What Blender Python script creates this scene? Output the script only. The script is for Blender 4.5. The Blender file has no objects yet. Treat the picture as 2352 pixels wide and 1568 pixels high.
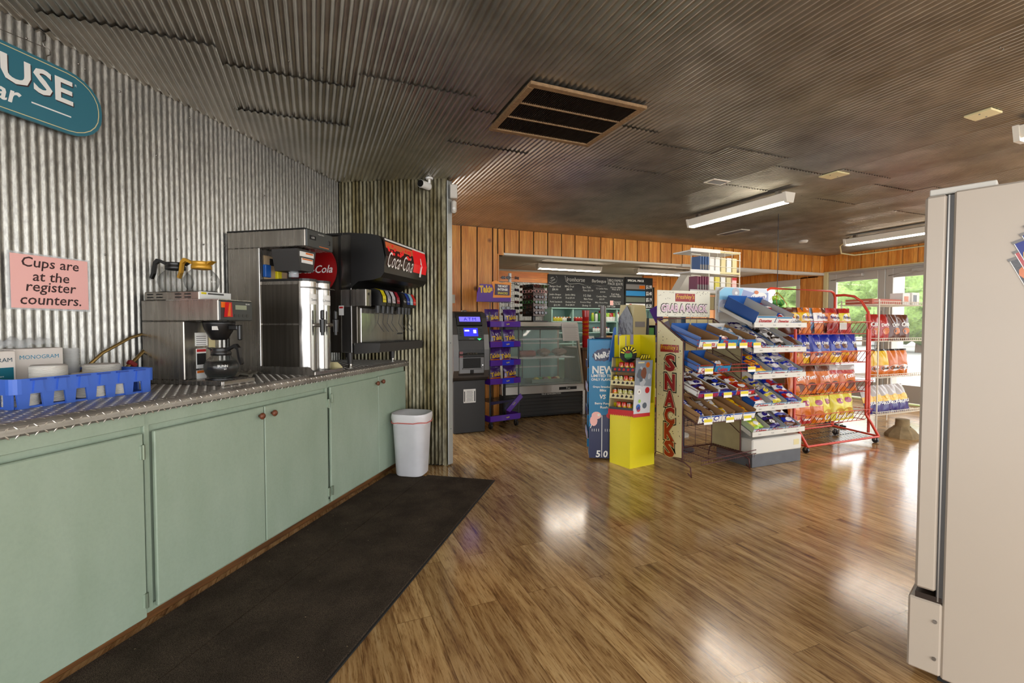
import bpy, math, random
from math import sin, cos, pi, radians
from mathutils import Matrix, Vector
random.seed(7)
sc = bpy.context.scene
COL = sc.collection
# ---------------- camera, world, exposure
cam_d = bpy.data.cameras.new('camera'); cam = bpy.data.objects.new('camera', cam_d); COL.objects.link(cam)
cam_d.sensor_width = 36; cam_d.lens = 36*1090/2352; cam_d.clip_start = .05
cam.location = (0, 0, 1.25); cam.rotation_euler = (radians(90-1.85), 0, radians(-22.7))
sc.camera = cam
sc.view_settings.view_transform = 'Standard'; sc.view_settings.look = 'None'
sc.view_settings.exposure = 1.8; sc.view_settings.gamma = 1
sc.cycles.max_bounces = 8; sc.cycles.diffuse_bounces = 4; sc.cycles.glossy_bounces = 4; sc.cycles.transmission_bounces = 6
sc.cycles.transparent_max_bounces = 12; sc.cycles.caustics_reflective = False; sc.cycles.caustics_refractive = False
sc.cycles.sample_clamp_indirect = 2.5; sc.cycles.blur_glossy = 1.5
W = bpy.data.worlds.new('world'); sc.world = W; W.use_nodes = True
bgn = W.node_tree.nodes['Background']; bgn.inputs[0].default_value = (.95, .97, 1, 1); bgn.inputs[1].default_value = 1.5
TUBE_POWER = 17.0
def sr(c):
    return tuple((x/255/12.92 if x/255 <= .04045 else ((x/255+.055)/1.055)**2.4) for x in c)
# ---------------- materials
MATS = {}
def M(name, c=(200,200,200), rough=.5, metal=0., alpha=1., trans=0., emit=0., coat=0., spec=.5, bump=0., bscale=40., var=0.):
    if name in MATS: return MATS[name]
    m = bpy.data.materials.new(name); m.use_nodes = True; nt = m.node_tree; b = nt.nodes['Principled BSDF']
    l = sr(c)+(1,)
    b.inputs['Base Color'].default_value = l; b.inputs['Roughness'].default_value = rough; b.inputs['Metallic'].default_value = metal
    b.inputs['Alpha'].default_value = alpha; b.inputs['Transmission Weight'].default_value = trans
    b.inputs['Coat Weight'].default_value = coat; b.inputs['Specular IOR Level'].default_value = spec
    if emit: b.inputs['Emission Color'].default_value = l; b.inputs['Emission Strength'].default_value = emit
    if bump or var:
        tc = nt.nodes.new('ShaderNodeTexCoord'); n = nt.nodes.new('ShaderNodeTexNoise'); n.inputs['Scale'].default_value = bscale; n.inputs['Detail'].default_value = 4
        nt.links.new(tc.outputs['Object'], n.inputs['Vector'])
        if bump:
            bp = nt.nodes.new('ShaderNodeBump'); bp.inputs['Strength'].default_value = bump; bp.inputs['Distance'].default_value = .01
            nt.links.new(n.outputs['Fac'], bp.inputs['Height']); nt.links.new(bp.outputs['Normal'], b.inputs['Normal'])
        if var:
            mx = nt.nodes.new('ShaderNodeMix'); mx.data_type = 'RGBA'; mx.blend_type = 'MULTIPLY'
            cr = nt.nodes.new('ShaderNodeValToRGB'); cr.color_ramp.elements[0].position = .3; cr.color_ramp.elements[1].position = .7
            cr.color_ramp.elements[0].color = (1-var,)*3+(1,); cr.color_ramp.elements[1].color = (1,1,1,1)
            nt.links.new(n.outputs['Fac'], cr.inputs[0]); mx.inputs[0].default_value = 1; mx.inputs[6].default_value = l
            nt.links.new(cr.outputs[0], mx.inputs[7]); nt.links.new(mx.outputs[2], b.inputs['Base Color'])
    MATS[name] = m; return m
class G:   # tiny node graph helper
    def __init__(s, name, rough=.5, metal=0.):
        s.m = bpy.data.materials.new(name); s.m.use_nodes = True; s.nt = s.m.node_tree; s.b = s.nt.nodes['Principled BSDF']
        s.b.inputs['Roughness'].default_value = rough; s.b.inputs['Metallic'].default_value = metal; MATS[name] = s.m
    def n(s, t, **kw):
        x = s.nt.nodes.new('ShaderNode'+t)
        for k, v in kw.items():
            if k.startswith('i'):
                key = k[1:]; key = int(key) if key.isdigit() else key.replace('_', ' ')
                x.inputs[key].default_value = v
            else: setattr(x, k, v)
        return x
    def l(s, a, b): s.nt.links.new(a, b)
    def coord(s, scale=(1,1,1), rot=(0,0,0), loc=(0,0,0), kind='Object'):
        t = s.n('TexCoord'); mp = s.n('Mapping'); mp.inputs['Scale'].default_value = scale; mp.inputs['Rotation'].default_value = rot; mp.inputs['Location'].default_value = loc
        s.l(t.outputs[kind], mp.inputs[0]); return mp.outputs[0]
    def noise(s, vec, scale, detail=4, rough=.55):
        x = s.n('TexNoise'); x.inputs['Scale'].default_value = scale; x.inputs['Detail'].default_value = detail; x.inputs['Roughness'].default_value = rough
        s.l(vec, x.inputs['Vector']); return x.outputs['Fac']
    def ramp(s, fac, stops):
        x = s.n('ValToRGB'); e = x.color_ramp.elements
        while len(e) < len(stops): e.new(.5)
        for el, (p, c) in zip(e, stops):
            el.position = p; el.color = (sr(c) if len(c) == 3 and max(c) > 1.0001 else tuple(c))+(1,)
        s.l(fac, x.inputs[0]); return x.outputs[0]
    def mul(s, a, b, fac=1., mode='MULTIPLY'):
        x = s.n('Mix', data_type='RGBA', blend_type=mode); x.inputs[0].default_value = fac
        s.l(a, x.inputs[6]); s.l(b, x.inputs[7]); return x.outputs[2]
    def math(s, op, a, b=None, c=None):
        x = s.n('Math', operation=op)
        for i, v in enumerate((a, b, c)):
            if v is None: continue
            if isinstance(v, (int, float)): x.inputs[i].default_value = v
            else: s.l(v, x.inputs[i])
        return x.outputs[0]
    def bump(s, h, strength=.3, dist=.01):
        x = s.n('Bump'); x.inputs['Strength'].default_value = strength; x.inputs['Distance'].default_value = dist
        s.l(h, x.inputs['Height']); s.l(x.outputs[0], s.b.inputs['Normal'])
    def col(s, o): s.l(o, s.b.inputs['Base Color'])
    def rgh(s, fac, a, b):
        x = s.n('MapRange'); x.inputs['To Min'].default_value = a; x.inputs['To Max'].default_value = b
        s.l(fac, x.inputs['Value']); s.l(x.outputs[0], s.b.inputs['Roughness'])
def sheet_metal(name, lo, hi, rough, metal, sc_=60, stain=None, stretch=.25):
    g = G(name, rough, metal)
    v = g.coord((1,1,stretch)); f = g.noise(v, sc_, 3, .7)
    c = g.ramp(f, [(.35, lo), (.65, hi)])
    big = g.noise(g.coord((1,1,.35)), 2.3, 3)
    c = g.mul(c, g.ramp(big, [(.3, (.72,.72,.72)), (.7, (1,1,1))]))
    if stain: c = g.mul(c, g.ramp(g.noise(g.coord((1,1,.2)), 9, 4), [(.42, stain), (.6, (1,1,1))]))
    g.col(c); g.rgh(f, rough-.07, rough+.12); return g.m
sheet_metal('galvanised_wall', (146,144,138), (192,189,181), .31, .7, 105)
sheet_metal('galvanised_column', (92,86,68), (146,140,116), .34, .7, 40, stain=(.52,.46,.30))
sheet_metal('galvanised_ceiling', (172,167,156), (194,189,178), .30, .85, 4, stretch=1)
def wood_boards(name, lo, hi, ax='x', gscale=1., grain='z', knots=True, rough=.4):
    g = G(name, rough)
    geo = g.n('NewGeometry'); rnd = geo.outputs['Random Per Island']
    st = {'z': (7,7,.45), 'x': (.45,7,7), 'y': (7,.45,7)}[grain]
    t = g.n('TexCoord'); mp = g.n('Mapping'); mp.inputs['Scale'].default_value = st; g.l(t.outputs['Object'], mp.inputs[0])
    off = g.n('VectorMath', operation='ADD'); cm = g.n('CombineXYZ'); r9 = g.math('MULTIPLY', rnd, 37.)
    for i in range(3): g.l(r9, cm.inputs[i])
    g.l(mp.outputs[0], off.inputs[0]); g.l(cm.outputs[0], off.inputs[1])
    f = g.noise(off.outputs[0], 3.2*gscale, 6, .62)
    f2 = g.noise(off.outputs[0], 14*gscale, 3, .6)
    c = g.ramp(f, [(.3, lo), (.5, tuple((a+b)/2 for a, b in zip(lo, hi))), (.66, hi)])
    c = g.mul(c, g.ramp(f2, [(.35, (.8,.8,.8)), (.6, (1,1,1))]))
    c = g.mul(c, g.ramp(rnd, [(0, (.8,.77,.74)), (1, (1,1,1))]))
    if knots:
        vo = g.n('TexVoronoi'); vo.inputs['Scale'].default_value = 2.2; g.l(t.outputs['Object'], vo.inputs['Vector'])
        c = g.mul(c, g.ramp(vo.outputs['Distance'], [(.03, (.2,.12,.07)), (.09, (1,1,1))]))
    g.col(c); g.bump(f2, .15); return g.m
wood_boards('pine_boards', (206,116,36), (252,180,86))
wood_boards('pine_band', (214,110,34), (245,160,72), grain='x', knots=False)
wood_boards('brown_trim_wood', (66,40,24), (120,78,48), knots=False)
wood_boards('raw_kick_wood', (70,42,20), (150,104,58), grain='x', knots=False)
def floor_mat():
    g = G('floor_planks', .2)
    t = g.n('TexCoord'); sp = g.n('SeparateXYZ'); g.l(t.outputs['Object'], sp.inputs[0]); cm = g.n('CombineXYZ')
    g.l(sp.outputs[1], cm.inputs[0]); g.l(sp.outputs[0], cm.inputs[1])
    br = g.n('TexBrick', offset=.37, offset_frequency=2); g.l(cm.outputs[0], br.inputs['Vector'])
    br.inputs['Color1'].default_value = (0,0,0,1); br.inputs['Color2'].default_value = (1,1,1,1); br.inputs['Mortar'].default_value = (.5,.5,.5,1)
    br.inputs['Scale'].default_value = 1; br.inputs['Brick Width'].default_value = 1.22; br.inputs['Row Height'].default_value = .152
    br.inputs['Mortar Size'].default_value = .0012; br.inputs['Mortar Smooth'].default_value = .1
    mp = g.n('Mapping'); mp.inputs['Scale'].default_value = (17,1.25,1); g.l(t.outputs['Object'], mp.inputs[0])
    add = g.n('VectorMath', operation='ADD'); c2 = g.n('CombineXYZ'); k = g.math('MULTIPLY', br.outputs['Color'], 23.)
    g.l(k, c2.inputs[0]); g.l(k, c2.inputs[1]); g.l(mp.outputs[0], add.inputs[0]); g.l(c2.outputs[0], add.inputs[1])
    f = g.noise(add.outputs[0], 1.5, 7, .66); f2 = g.noise(add.outputs[0], 7, 5, .7)
    big = g.noise(t.outputs['Object'], 1.3, 3)
    c = g.ramp(f, [(.28, (88,61,37)), (.40, (162,121,75)), (.52, (206,164,108)), (.72, (228,192,138))])
    c = g.mul(c, g.ramp(f2, [(.38, (.55,.48,.40)), (.50, (1,1,1))]))
    c = g.mul(c, g.ramp(br.outputs['Color'], [(0, (.70,.67,.64)), (1, (1,1,1))]))
    c = g.mul(c, g.ramp(br.outputs['Fac'], [(0, (1,1,1)), (.7, (.45,.4,.35))]))
    g.col(c); r = g.math('ADD', g.math('MULTIPLY', big, .16), g.math('MULTIPLY', f2, .10)); r = g.math('ADD', r, .03)
    g.l(r, g.b.inputs['Roughness']); g.b.inputs['Specular IOR Level'].default_value = .75
    h = g.math('ADD', g.math('MULTIPLY', f2, .3), g.math('MULTIPLY', br.outputs['Fac'], -1.)); g.bump(h, .10, .004)
floor_mat()
def clear_glass(name, tint, lo, hi):
    g = G(name, .03); g.b.inputs['Base Color'].default_value = sr(tint)+(1,); g.b.inputs['Specular IOR Level'].default_value = .9
    lw = g.n('LayerWeight'); lw.inputs['Blend'].default_value = .35; x = g.n('MapRange'); x.inputs['To Min'].default_value = lo; x.inputs['To Max'].default_value = hi
    g.l(lw.outputs['Facing'], x.inputs['Value']); g.l(x.outputs[0], g.b.inputs['Alpha'])
clear_glass('carafe_glass', (84,88,86), .07, .7)
def carpet_mat():
    g = G('mat_pile', .95)
    f = g.noise(g.coord(), 420, 2, .8); c = g.ramp(f, [(.4, (32,26,21)), (.62, (108,93,78))])
    b = g.noise(g.coord(), 5, 4); c = g.mul(c, g.ramp(b, [(.35, (.6,.6,.6)), (.65, (1,1,1))]))
    s = g.n('TexVoronoi'); s.inputs['Scale'].default_value = 13; g.l(g.coord(), s.inputs['Vector'])
    c = g.mul(c, g.ramp(s.outputs['Distance'], [(.02, (150,130,100)), (.05, (0,0,0))]), 1, 'ADD')
    g.col(c); g.bump(f, .6, .01); g.b.inputs['Specular IOR Level'].default_value = .1
carpet_mat()
def brushed(name, c, rough=.25, dark=.82, st=(9,9,.3)):
    g = G(name, rough, .82)
    f = g.noise(g.coord(st), 5, 3, .5); b = g.noise(g.coord(), 2.5, 2)
    k = g.mul(g.ramp(f, [(.3, tuple(x*dark for x in c)), (.7, c)]), g.ramp(b, [(.3, (.75,.73,.7)), (.7, (1,1,1))]))
    g.col(k); g.rgh(f, rough-.06, rough+.1); return g.m
brushed('stainless', (176,170,162)); brushed('stainless_dark', (112,106,98), .3); brushed('stainless_bright', (205,202,198), .16, .85, (9,9,.3))
def paint_mat():
    g = G('mint_paint', .42); f = g.noise(g.coord((3,3,1)), 3, 5); sp = g.noise(g.coord(), 70, 2)
    c = g.mul(g.ramp(f, [(.3, (149,165,144)), (.7, (159,174,154))]), g.ramp(sp, [(.3, (.95,.95,.95)), (.6, (1,1,1))]))
    g.col(c); g.bump(g.noise(g.coord((2,2,1)), 22, 3), .08)
paint_mat()
M('black_plastic', (22,21,21), .35); M('matt_black', (18,17,16), .7); M('dark_grey', (58,56,54), .45, bump=.05, bscale=300)
M('white', (232,230,224), .5); M('white_paint', (205,198,186), .45, var=.06, bscale=6); M('fridge_white', (178,165,149), .38, var=.03, bscale=4)
M('chrome', (210,208,204), .12, 1.); M('steel', (140,136,130), .3, 1.); M('dark_gap', (14,12,11), .9)
M('glass', (255,255,255), .02, trans=1., spec=.5); M('clear_plastic', (240,244,246), .12, alpha=.28)
M('pane', (235,245,250), .02, alpha=.10); M('tube_light', (255,246,230), .5, emit=TUBE_POWER)
M('fixture_white', (220,212,196), .45); M('brown_knob', (112,62,38), .4); M('rust_frame', (158,126,90), .6, .3, var=.4, bscale=60)
M('red_metal', (196,58,34), .35); M('red', (190,26,28), .4); M('yellow', (226,206,20), .5); M('blue', (30,88,166), .45); M('orange', (226,112,24), .4)
M('purple', (84,34,142), .35); M('dark_purple', (44,20,66), .35); M('cream', (214,200,150), .5); M('teal', (52,112,128), .45); M('gold', (196,146,42), .35, .3)
M('cardboard', (168,128,84), .8, var=.15, bscale=8); M('green', (70,140,60), .6); M('pink', (252,190,182), .35); M('ink', (60,34,34), .6)
M('chalk', (212,210,202), .9); M('mint_shelf', (150,186,176), .5); M('navy', (24,30,72), .4); M('white_ink', (240,238,232), .5); M('sky_blue', (0,122,172), .4)
M('dark_red', (128,24,26), .4); M('brown_wire', (84,42,38), .4, .3); M('black_wire', (30,28,34), .4, .3); M('white_wire', (226,218,200), .4)
M('backroom_ceiling', (188,178,160), .8, var=.1, bscale=3); M('beige_plastic', (190,182,160), .5)
# ---------------- mesh builder
_TX = {}
def text_data(s, bold=0., res=2, spacing=1.):
    key = (s, bold, res, spacing)
    if key in _TX: return _TX[key]
    cu = bpy.data.curves.new('t', 'FONT'); cu.body = s; cu.align_x = 'CENTER'; cu.align_y = 'CENTER'; cu.resolution_u = res; cu.offset = bold
    cu.space_line = .95; cu.space_character = spacing
    o = bpy.data.objects.new('t', cu); COL.objects.link(o); dg = bpy.context.evaluated_depsgraph_get(); me = bpy.data.meshes.new_from_object(o.evaluated_get(dg))
    v = [tuple(x.co[:2]) for x in me.vertices]; f = [tuple(p.vertices) for p in me.polygons]
    bpy.data.objects.remove(o); bpy.data.curves.remove(cu); bpy.data.meshes.remove(me)
    if v:
        x0, x1 = min(a[0] for a in v), max(a[0] for a in v); y0, y1 = min(a[1] for a in v), max(a[1] for a in v)
        v = [((a-(x0+x1)/2), (b-(y0+y1)/2)) for a, b in v]; w, h = x1-x0, y1-y0
    else: w = h = 1
    _TX[key] = (v, f, w, h); return _TX[key]
I4 = Matrix.Identity(4)
def T(x=0, y=0, z=0, rx=0, ry=0, rz=0):
    return Matrix.Translation((x,y,z)) @ Matrix.Rotation(rz, 4, 'Z') @ Matrix.Rotation(ry, 4, 'Y') @ Matrix.Rotation(rx, 4, 'X')
class MB:
    def __init__(s): s.v = []; s.f = []; s.mi = []; s.sm = []; s.mats = []; s.X = I4
    def k(s, m):
        m = MATS[m] if isinstance(m, str) else m
        if m not in s.mats: s.mats.append(m)
        return s.mats.index(m)
    def add(s, vs, fs, m, smooth=False, X=None):
        b = len(s.v); X = s.X @ X if X is not None else s.X
        if X is I4: s.v += [tuple(v) for v in vs]
        else: s.v += [tuple(X @ Vector(v)) for v in vs]
        many = isinstance(m, (list, tuple)); k = None if many else s.k(m)
        for i, f in enumerate(fs):
            s.f.append(tuple(b+j for j in f)); s.mi.append(s.k(m[i]) if many else k); s.sm.append(smooth)
        return s
    def box(s, x0, x1, y0, y1, z0, z1, m, b=0, X=None):
        if b <= 0:
            v = [(x,y,z) for x in (x0,x1) for y in (y0,y1) for z in (z0,z1)]
            return s.add(v, [(0,1,3,2),(4,6,7,5),(0,4,5,1),(2,3,7,6),(0,2,6,4),(1,5,7,3)], m, X=X)
        b = min(b, abs(x1-x0)*.45, abs(y1-y0)*.45, abs(z1-z0)*.45)
        c = ((x0+x1)/2, (y0+y1)/2, (z0+z1)/2); h = (abs(x1-x0)/2, abs(y1-y0)/2, abs(z1-z0)/2); v = []; idx = {}
        for sx in (-1,1):
            for sy in (-1,1):
                for sz in (-1,1):
                    sg = (sx,sy,sz)
                    for a in range(3):
                        p = [c[i]+sg[i]*(h[i] if i == a else h[i]-b) for i in range(3)]
                        idx[(sx,sy,sz,a)] = len(v); v.append(tuple(p))
        f = []
        for a in range(3):
            o = [i for i in range(3) if i != a]
            for sa in (-1,1):
                q = []
                for s1, s2 in ((-1,-1),(1,-1),(1,1),(-1,1)):
                    t = [0,0,0]; t[a] = sa; t[o[0]] = s1; t[o[1]] = s2; q.append(idx[(*t, a)])
                f.append(tuple(q))
            for s1 in (-1,1):
                for s2 in (-1,1):
                    q = []
                    for sa, ax in ((-1,o[0]),(1,o[0]),(1,o[1]),(-1,o[1])):
                        t = [0,0,0]; t[a] = sa; t[o[0]] = s1; t[o[1]] = s2; q.append(idx[(*t, ax)])
                    f.append(tuple(q))
        for sx in (-1,1):
            for sy in (-1,1):
                for sz in (-1,1): f.append(tuple(idx[(sx,sy,sz,a)] for a in range(3)))
        return s.add(v, f, m, X=X)
    def prism(s, poly, a, b, m, plane='xz', X=None, smooth=False, caps=True):
        n = len(poly); put = {'xz': lambda p, t: (p[0], t, p[1]), 'xy': lambda p, t: (p[0], p[1], t), 'yz': lambda p, t: (t, p[0], p[1])}[plane]
        v = [put(p, a) for p in poly]+[put(p, b) for p in poly]
        f = [(i, (i+1) % n, n+(i+1) % n, n+i) for i in range(n)]
        if caps: f += [tuple(range(n)), tuple(range(2*n-1, n-1, -1))]
        if smooth:
            s.add(v, f[:n], m, True, X)
            if caps: s.add(v, f[n:], m, False, X)
            return s
        return s.add(v, f, m, False, X)
    def lathe(s, prof, m, n=20, X=None, smooth=True, arc=2*pi, a0=0.):
        v = []; f = []; full = abs(arc-2*pi) < 1e-6; N = n if full else n+1
        for r, z in prof:
            for i in range(N): a = a0+arc*i/n; v.append((r*cos(a), r*sin(a), z))
        for j in range(len(prof)-1):
            for i in range(n):
                i2 = (i+1) % N; f.append((j*N+i, j*N+i2, (j+1)*N+i2, (j+1)*N+i))
        s.add(v, f, m, smooth, X); return s
    def cyl(s, x, y, z0, z1, r, m, n=14, r2=None, axis='z', X=None, cap=True):
        r2 = r if r2 is None else r2; v = []
        for zz, rr in ((z0, r), (z1, r2)):
            for i in range(n):
                a = 2*pi*i/n; p, q = rr*cos(a), rr*sin(a)
                v.append({'z': (x+p, y+q, zz), 'y': (x+p, zz, y+q), 'x': (zz, x+p, y+q)}[axis])
        s.add(v, [(i, (i+1) % n, n+(i+1) % n, n+i) for i in range(n)], m, True, X)
        if cap: s.add(v, [tuple(range(n)), tuple(range(n, 2*n))], m, False, X)
        return s
    def tube(s, pts, r, m, n=6, X=None, closed=False):
        P = [Vector(p) for p in pts]; v = []; L = len(P); up = None
        for i, p in enumerate(P):
            if closed: d = (P[(i+1) % L]-P[i-1])
            else: d = (P[min(i+1, L-1)]-P[max(i-1, 0)])
            d.normalize()
            if up is None: up = Vector((0,0,1)) if abs(d.z) < .9 else Vector((1,0,0))
            a = d.cross(up); a.normalize(); b = d.cross(a); up = -b if False else up
            rr = r[i] if isinstance(r, (list, tuple)) else r
            for j in range(n):
                t = 2*pi*j/n; v.append(tuple(p+a*rr*cos(t)+b*rr*sin(t)))
        f = []
        for i in range(L if closed else L-1):
            i2 = (i+1) % L
            for j in range(n): f.append((i*n+j, i*n+(j+1) % n, i2*n+(j+1) % n, i2*n+j))
        s.add(v, f, m, True, X)
        if not closed: s.add(v, [tuple(range(n)), tuple(range((L-1)*n, L*n))], m, False, X)
        return s
    def bar(s, a, b, r, m, n=5): return s.tube([a, b], r, m, n)
    def text(s, t, cx, cz, y, m, h=None, w=None, X=None, bold=0., shear=0., rot=0., fn=None, th=0., sp=1., res=2):
        v, f, tw, thh = text_data(t, bold, res, sp)
        if not v: return s
        sy = h/thh if h else w/tw; sx = w/tw if w else sy
        if h and not w: sx = sy
        ca, sa = cos(rot), sin(rot); o = []
        for a, b in v:
            a2 = a*sx+b*sy*shear; b2 = b*sy; p, q = cx+a2*ca-b2*sa, cz+a2*sa+b2*ca
            yy = fn(p, q) if fn else y
            o.append((p, yy, q))
        return s.add(o, f, m, False, X)
    def disc(s, cx, cz, y, rx, rz, m, n=20, X=None, rot=0):
        v = [(cx+rx*cos(2*pi*i/n)*cos(rot)-rz*sin(2*pi*i/n)*sin(rot), y, cz+rx*cos(2*pi*i/n)*sin(rot)+rz*sin(2*pi*i/n)*cos(rot)) for i in range(n)]
        return s.add(v, [tuple(range(n))], m, X=X)
    def quad(s, x0, x1, z0, z1, y, m, X=None): return s.add([(x0,y,z0),(x1,y,z0),(x1,y,z1),(x0,y,z1)], [(0,1,2,3)], m, X=X)
    def build(s, name, parent=None, loc=None, rz=0, rot=None):
        me = bpy.data.meshes.new(name); me.from_pydata(s.v, [], s.f)
        for m in s.mats: me.materials.append(m)
        me.polygons.foreach_set('material_index', s.mi); me.polygons.foreach_set('use_smooth', s.sm)
        me.validate(clean_customdata=False); me.update()
        o = bpy.data.objects.new(name, me); COL.objects.link(o)
        if parent: o.parent = parent
        if loc: o.location = loc
        if rot: o.rotation_euler = rot
        elif rz: o.rotation_euler = (0,0,rz)
        return o
def fit(s):
    for a, b in ((' from the left', ' from left'), (' of the ', ' of '), (' in the ', ' in '), (' on the ', ' on '), (' behind the ', ' behind '), (' at the ', ' at '), (' with ', ', ')):
        if len(s.split()) <= 16: break
        s = s.replace(a, b)
    return s
def tag(o, label=None, cat=None, group=None, kind=None):
    if label: o['label'] = fit(label)
    if cat: o['category'] = cat
    if group: o['group'] = group
    if kind: o['kind'] = kind
    return o
def thing(name, label, cat, loc=(0,0,0), rz=0, group=None, rot=None):
    o = bpy.data.objects.new(name, None); COL.objects.link(o); o.location = loc; o.rotation_euler = rot or (0,0,rz); o.empty_display_size = .05
    return tag(o, label, cat, group)
def dup(o, loc=None, rz=None, label=None, group=None, parent=None):
    c = o.copy(); COL.objects.link(c)
    if parent is not None: c.parent = parent
    if loc is not None: c.location = loc
    if rz is not None: c.rotation_euler = (o.rotation_euler[0], o.rotation_euler[1], rz) if not isinstance(rz, tuple) else rz
    if label: c['label'] = label
    if group: c['group'] = group
    for ch in list(o.children): dup(ch, parent=c)
    return c
def struct(o): o['kind'] = 'structure'; return o
def lerp(a, b, t): return a+(b-a)*t
ORD = ['first','second','third','fourth','fifth','sixth','seventh','eighth','ninth','tenth','eleventh','twelfth','thirteenth','fourteenth','fifteenth','sixteenth']
# counter frame: x along the corrugated wall, y into the wall, 0 at the inner corner
CR = radians(54.2); CO = (0.232, 4.611)
def CL(x, y, z=0): return (CO[0]+x*cos(CR)-y*sin(CR), CO[1]+x*sin(CR)+y*cos(CR), z)
# ================= SETTING =================
Z_C = 2.55
def corrugate(mb, p0, p1, z0, z1, m, pitch=.0345, amp=.0052, seg=6, jag=0.):
    # vertical corrugated sheet from p0 to p1 (xy), ribs upright, facing the left of p0->p1
    d = Vector((p1[0]-p0[0], p1[1]-p0[1])); Ln = d.length; d.normalize(); n = Vector((-d.y, d.x)); N = int(Ln/pitch*seg)
    v = []; f = []
    for i in range(N+1):
        t = Ln*i/N; a = amp*sin(2*pi*t/pitch); p = Vector(p0)+d*t+n*a
        v += [(p.x, p.y, z0+random.uniform(0, jag)), (p.x, p.y, z1)]
    for i in range(N): f.append((2*i, 2*i+2, 2*i+3, 2*i+1))
    mb.add(v, f, m, True)
fl = MB(); fl.box(-3.6, 8.9, -3.2, 9.2, -.05, 0, 'floor_planks'); struct(fl.build('floor'))
# ceiling: overlapping corrugated sheets, ribs along Y
def ceiling():
    mb = MB(); pitch = .0355; seg = 8; W_ = pitch*18; x = -3.6; c = 0
    m = 'galvanised_ceiling'
    while x < 8.9:
        x1 = min(x+W_, 8.9); ofs = {0: .20, 1: .0, 2: -.06}[c % 3]
        ys = [-3.2, -.45+ofs, 2.62+(.16 if c % 2 else 0), 3.31 if c % 2 else 5.6+ofs, 5.98]
        if c % 2 == 0: ys = [-3.2, -.9, 2.62, 5.98]
        tone = 0
        for j in range(len(ys)-1):
            ya, yb = ys[j]-.02, ys[j+1]+.02; v = []; f = []; N = int(round((x1-x)/pitch*seg))+2
            dz0, dz1 = -.003-random.uniform(0,.003), .003
            for i in range(N+1):
                t = x-.006+(x1-x+.012)*i/N; a = .0053*sin(2*pi*t/pitch)
                for q in range(5):
                    yy = lerp(ya, yb, q/4); v.append((t, yy, Z_C+a+lerp(dz0, dz1, q/4)))
            for i in range(N):
                for q in range(4): f.append((i*5+q, i*5+q+1, i*5+5+q+1, i*5+5+q))
            mb.add(v, f, m, True)
        x = x1; c += 1
    mb.box(-3.6, 8.9, -3.2, 6.0, Z_C+.03, Z_C+.05, 'dark_gap')
    # screw heads
    for i in range(60):
        mb.cyl(random.uniform(-.5, 6), random.choice([2.60, 3.28, 1.2, 4.6]), Z_C-.010, Z_C-.004, .004, 'steel', 6)
    struct(mb.build('ceiling'))
ceiling()
# left wall along the counter
mb = MB(); a = CL(-4.6, .005); b = CL(.0, .005); corrugate(mb, (a[0], a[1]), (b[0], b[1]), .0, Z_C+.005, 'galvanised_wall')
mb.add([CL(-4.6,.03,0), CL(0.05,.03,0), CL(0.05,.03,Z_C), CL(-4.6,.03,Z_C)], [(0,1,2,3)], 'dark_gap')
random.seed(3)
for i in range(40):
    p = CL(-random.uniform(.1, 3.6), -.002, random.choice([2.44, 2.47, 1.75, 1.6, 2.2])+random.uniform(-.02,.02))
    mb.lathe([(0,.004),(.004,.003),(.005,0)], 'steel', 8, X=Matrix.Translation(p) @ Matrix.Rotation(CR, 4, 'Z') @ Matrix.Rotation(pi/2, 4, 'X'))
struct(mb.build('wall_left'))
# short return wall with rounded end and white-grey edge trim
mb = MB(); e0 = CL(0, 0); e1 = CL(.09, -.96)
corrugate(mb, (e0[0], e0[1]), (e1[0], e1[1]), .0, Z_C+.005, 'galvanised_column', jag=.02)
dx, dy = (e1[0]-e0[0])/1., (e1[1]-e0[1])/1.; u = Vector((dx, dy)).normalized(); n = Vector((-u.y, u.x))
e2 = (e1[0]+n.x*.0, e1[1]+n.y*.0)
back1 = (e1[0]+n.x*.13, e1[1]+n.y*.13); back0 = (e0[0]+n.x*.13, e0[1]+n.y*.13)
mb.add([(e0[0]+n.x*.02, e0[1]+n.y*.02, 0), (e1[0]+n.x*.02-u.x*.01, e1[1]+n.y*.02-u.y*.01, 0), (e1[0]+n.x*.02-u.x*.01, e1[1]+n.y*.02-u.y*.01, Z_C), (e0[0]+n.x*.02, e0[1]+n.y*.02, Z_C)], [(0,1,2,3)], 'dark_gap')
# end cap: half-round corrugated wrap
pts = []
for i in range(19):
    t = i/18; a_ = -pi/2+pi*t
    pts.append((e1[0]+n.x*.065+u.x*.05*cos(a_)+n.x*.065*sin(a_), e1[1]+n.y*.065+u.y*.05*cos(a_)+n.y*.065*sin(a_)))
v = []; f = []
for i, p in enumerate(pts): v += [(p[0], p[1], .0), (p[0], p[1], Z_C)]
for i in range(len(pts)-1): f.append((2*i, 2*i+2, 2*i+3, 2*i+1))
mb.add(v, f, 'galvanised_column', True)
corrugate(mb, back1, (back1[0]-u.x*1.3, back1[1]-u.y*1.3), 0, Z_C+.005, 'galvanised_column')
RU = u.copy(); RN = Vector((-u.y, u.x))
struct(mb.build("wall_return"))
mb = MB(); q = (e1[0]+u.x*.02+n.x*.01, e1[1]+u.y*.02+n.y*.01)
mb.box(-.030, .030, -.006, .006, .01, Z_C-.02, 'edge_trim' if 'edge_trim' in MATS else M('edge_trim', (170,172,168), .35, .5), .003)
for z in (.33, 1.1, 1.95): mb.cyl(.0, z, -.009, -.005, .004, 'black_plastic', 8, axis='y')
struct(mb.build('trim_1', loc=(e1[0]+u.x*.052+n.x*.03, e1[1]+u.y*.052+n.y*.03, 0), rz=math.atan2(u.y, u.x)+radians(62)))
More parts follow.
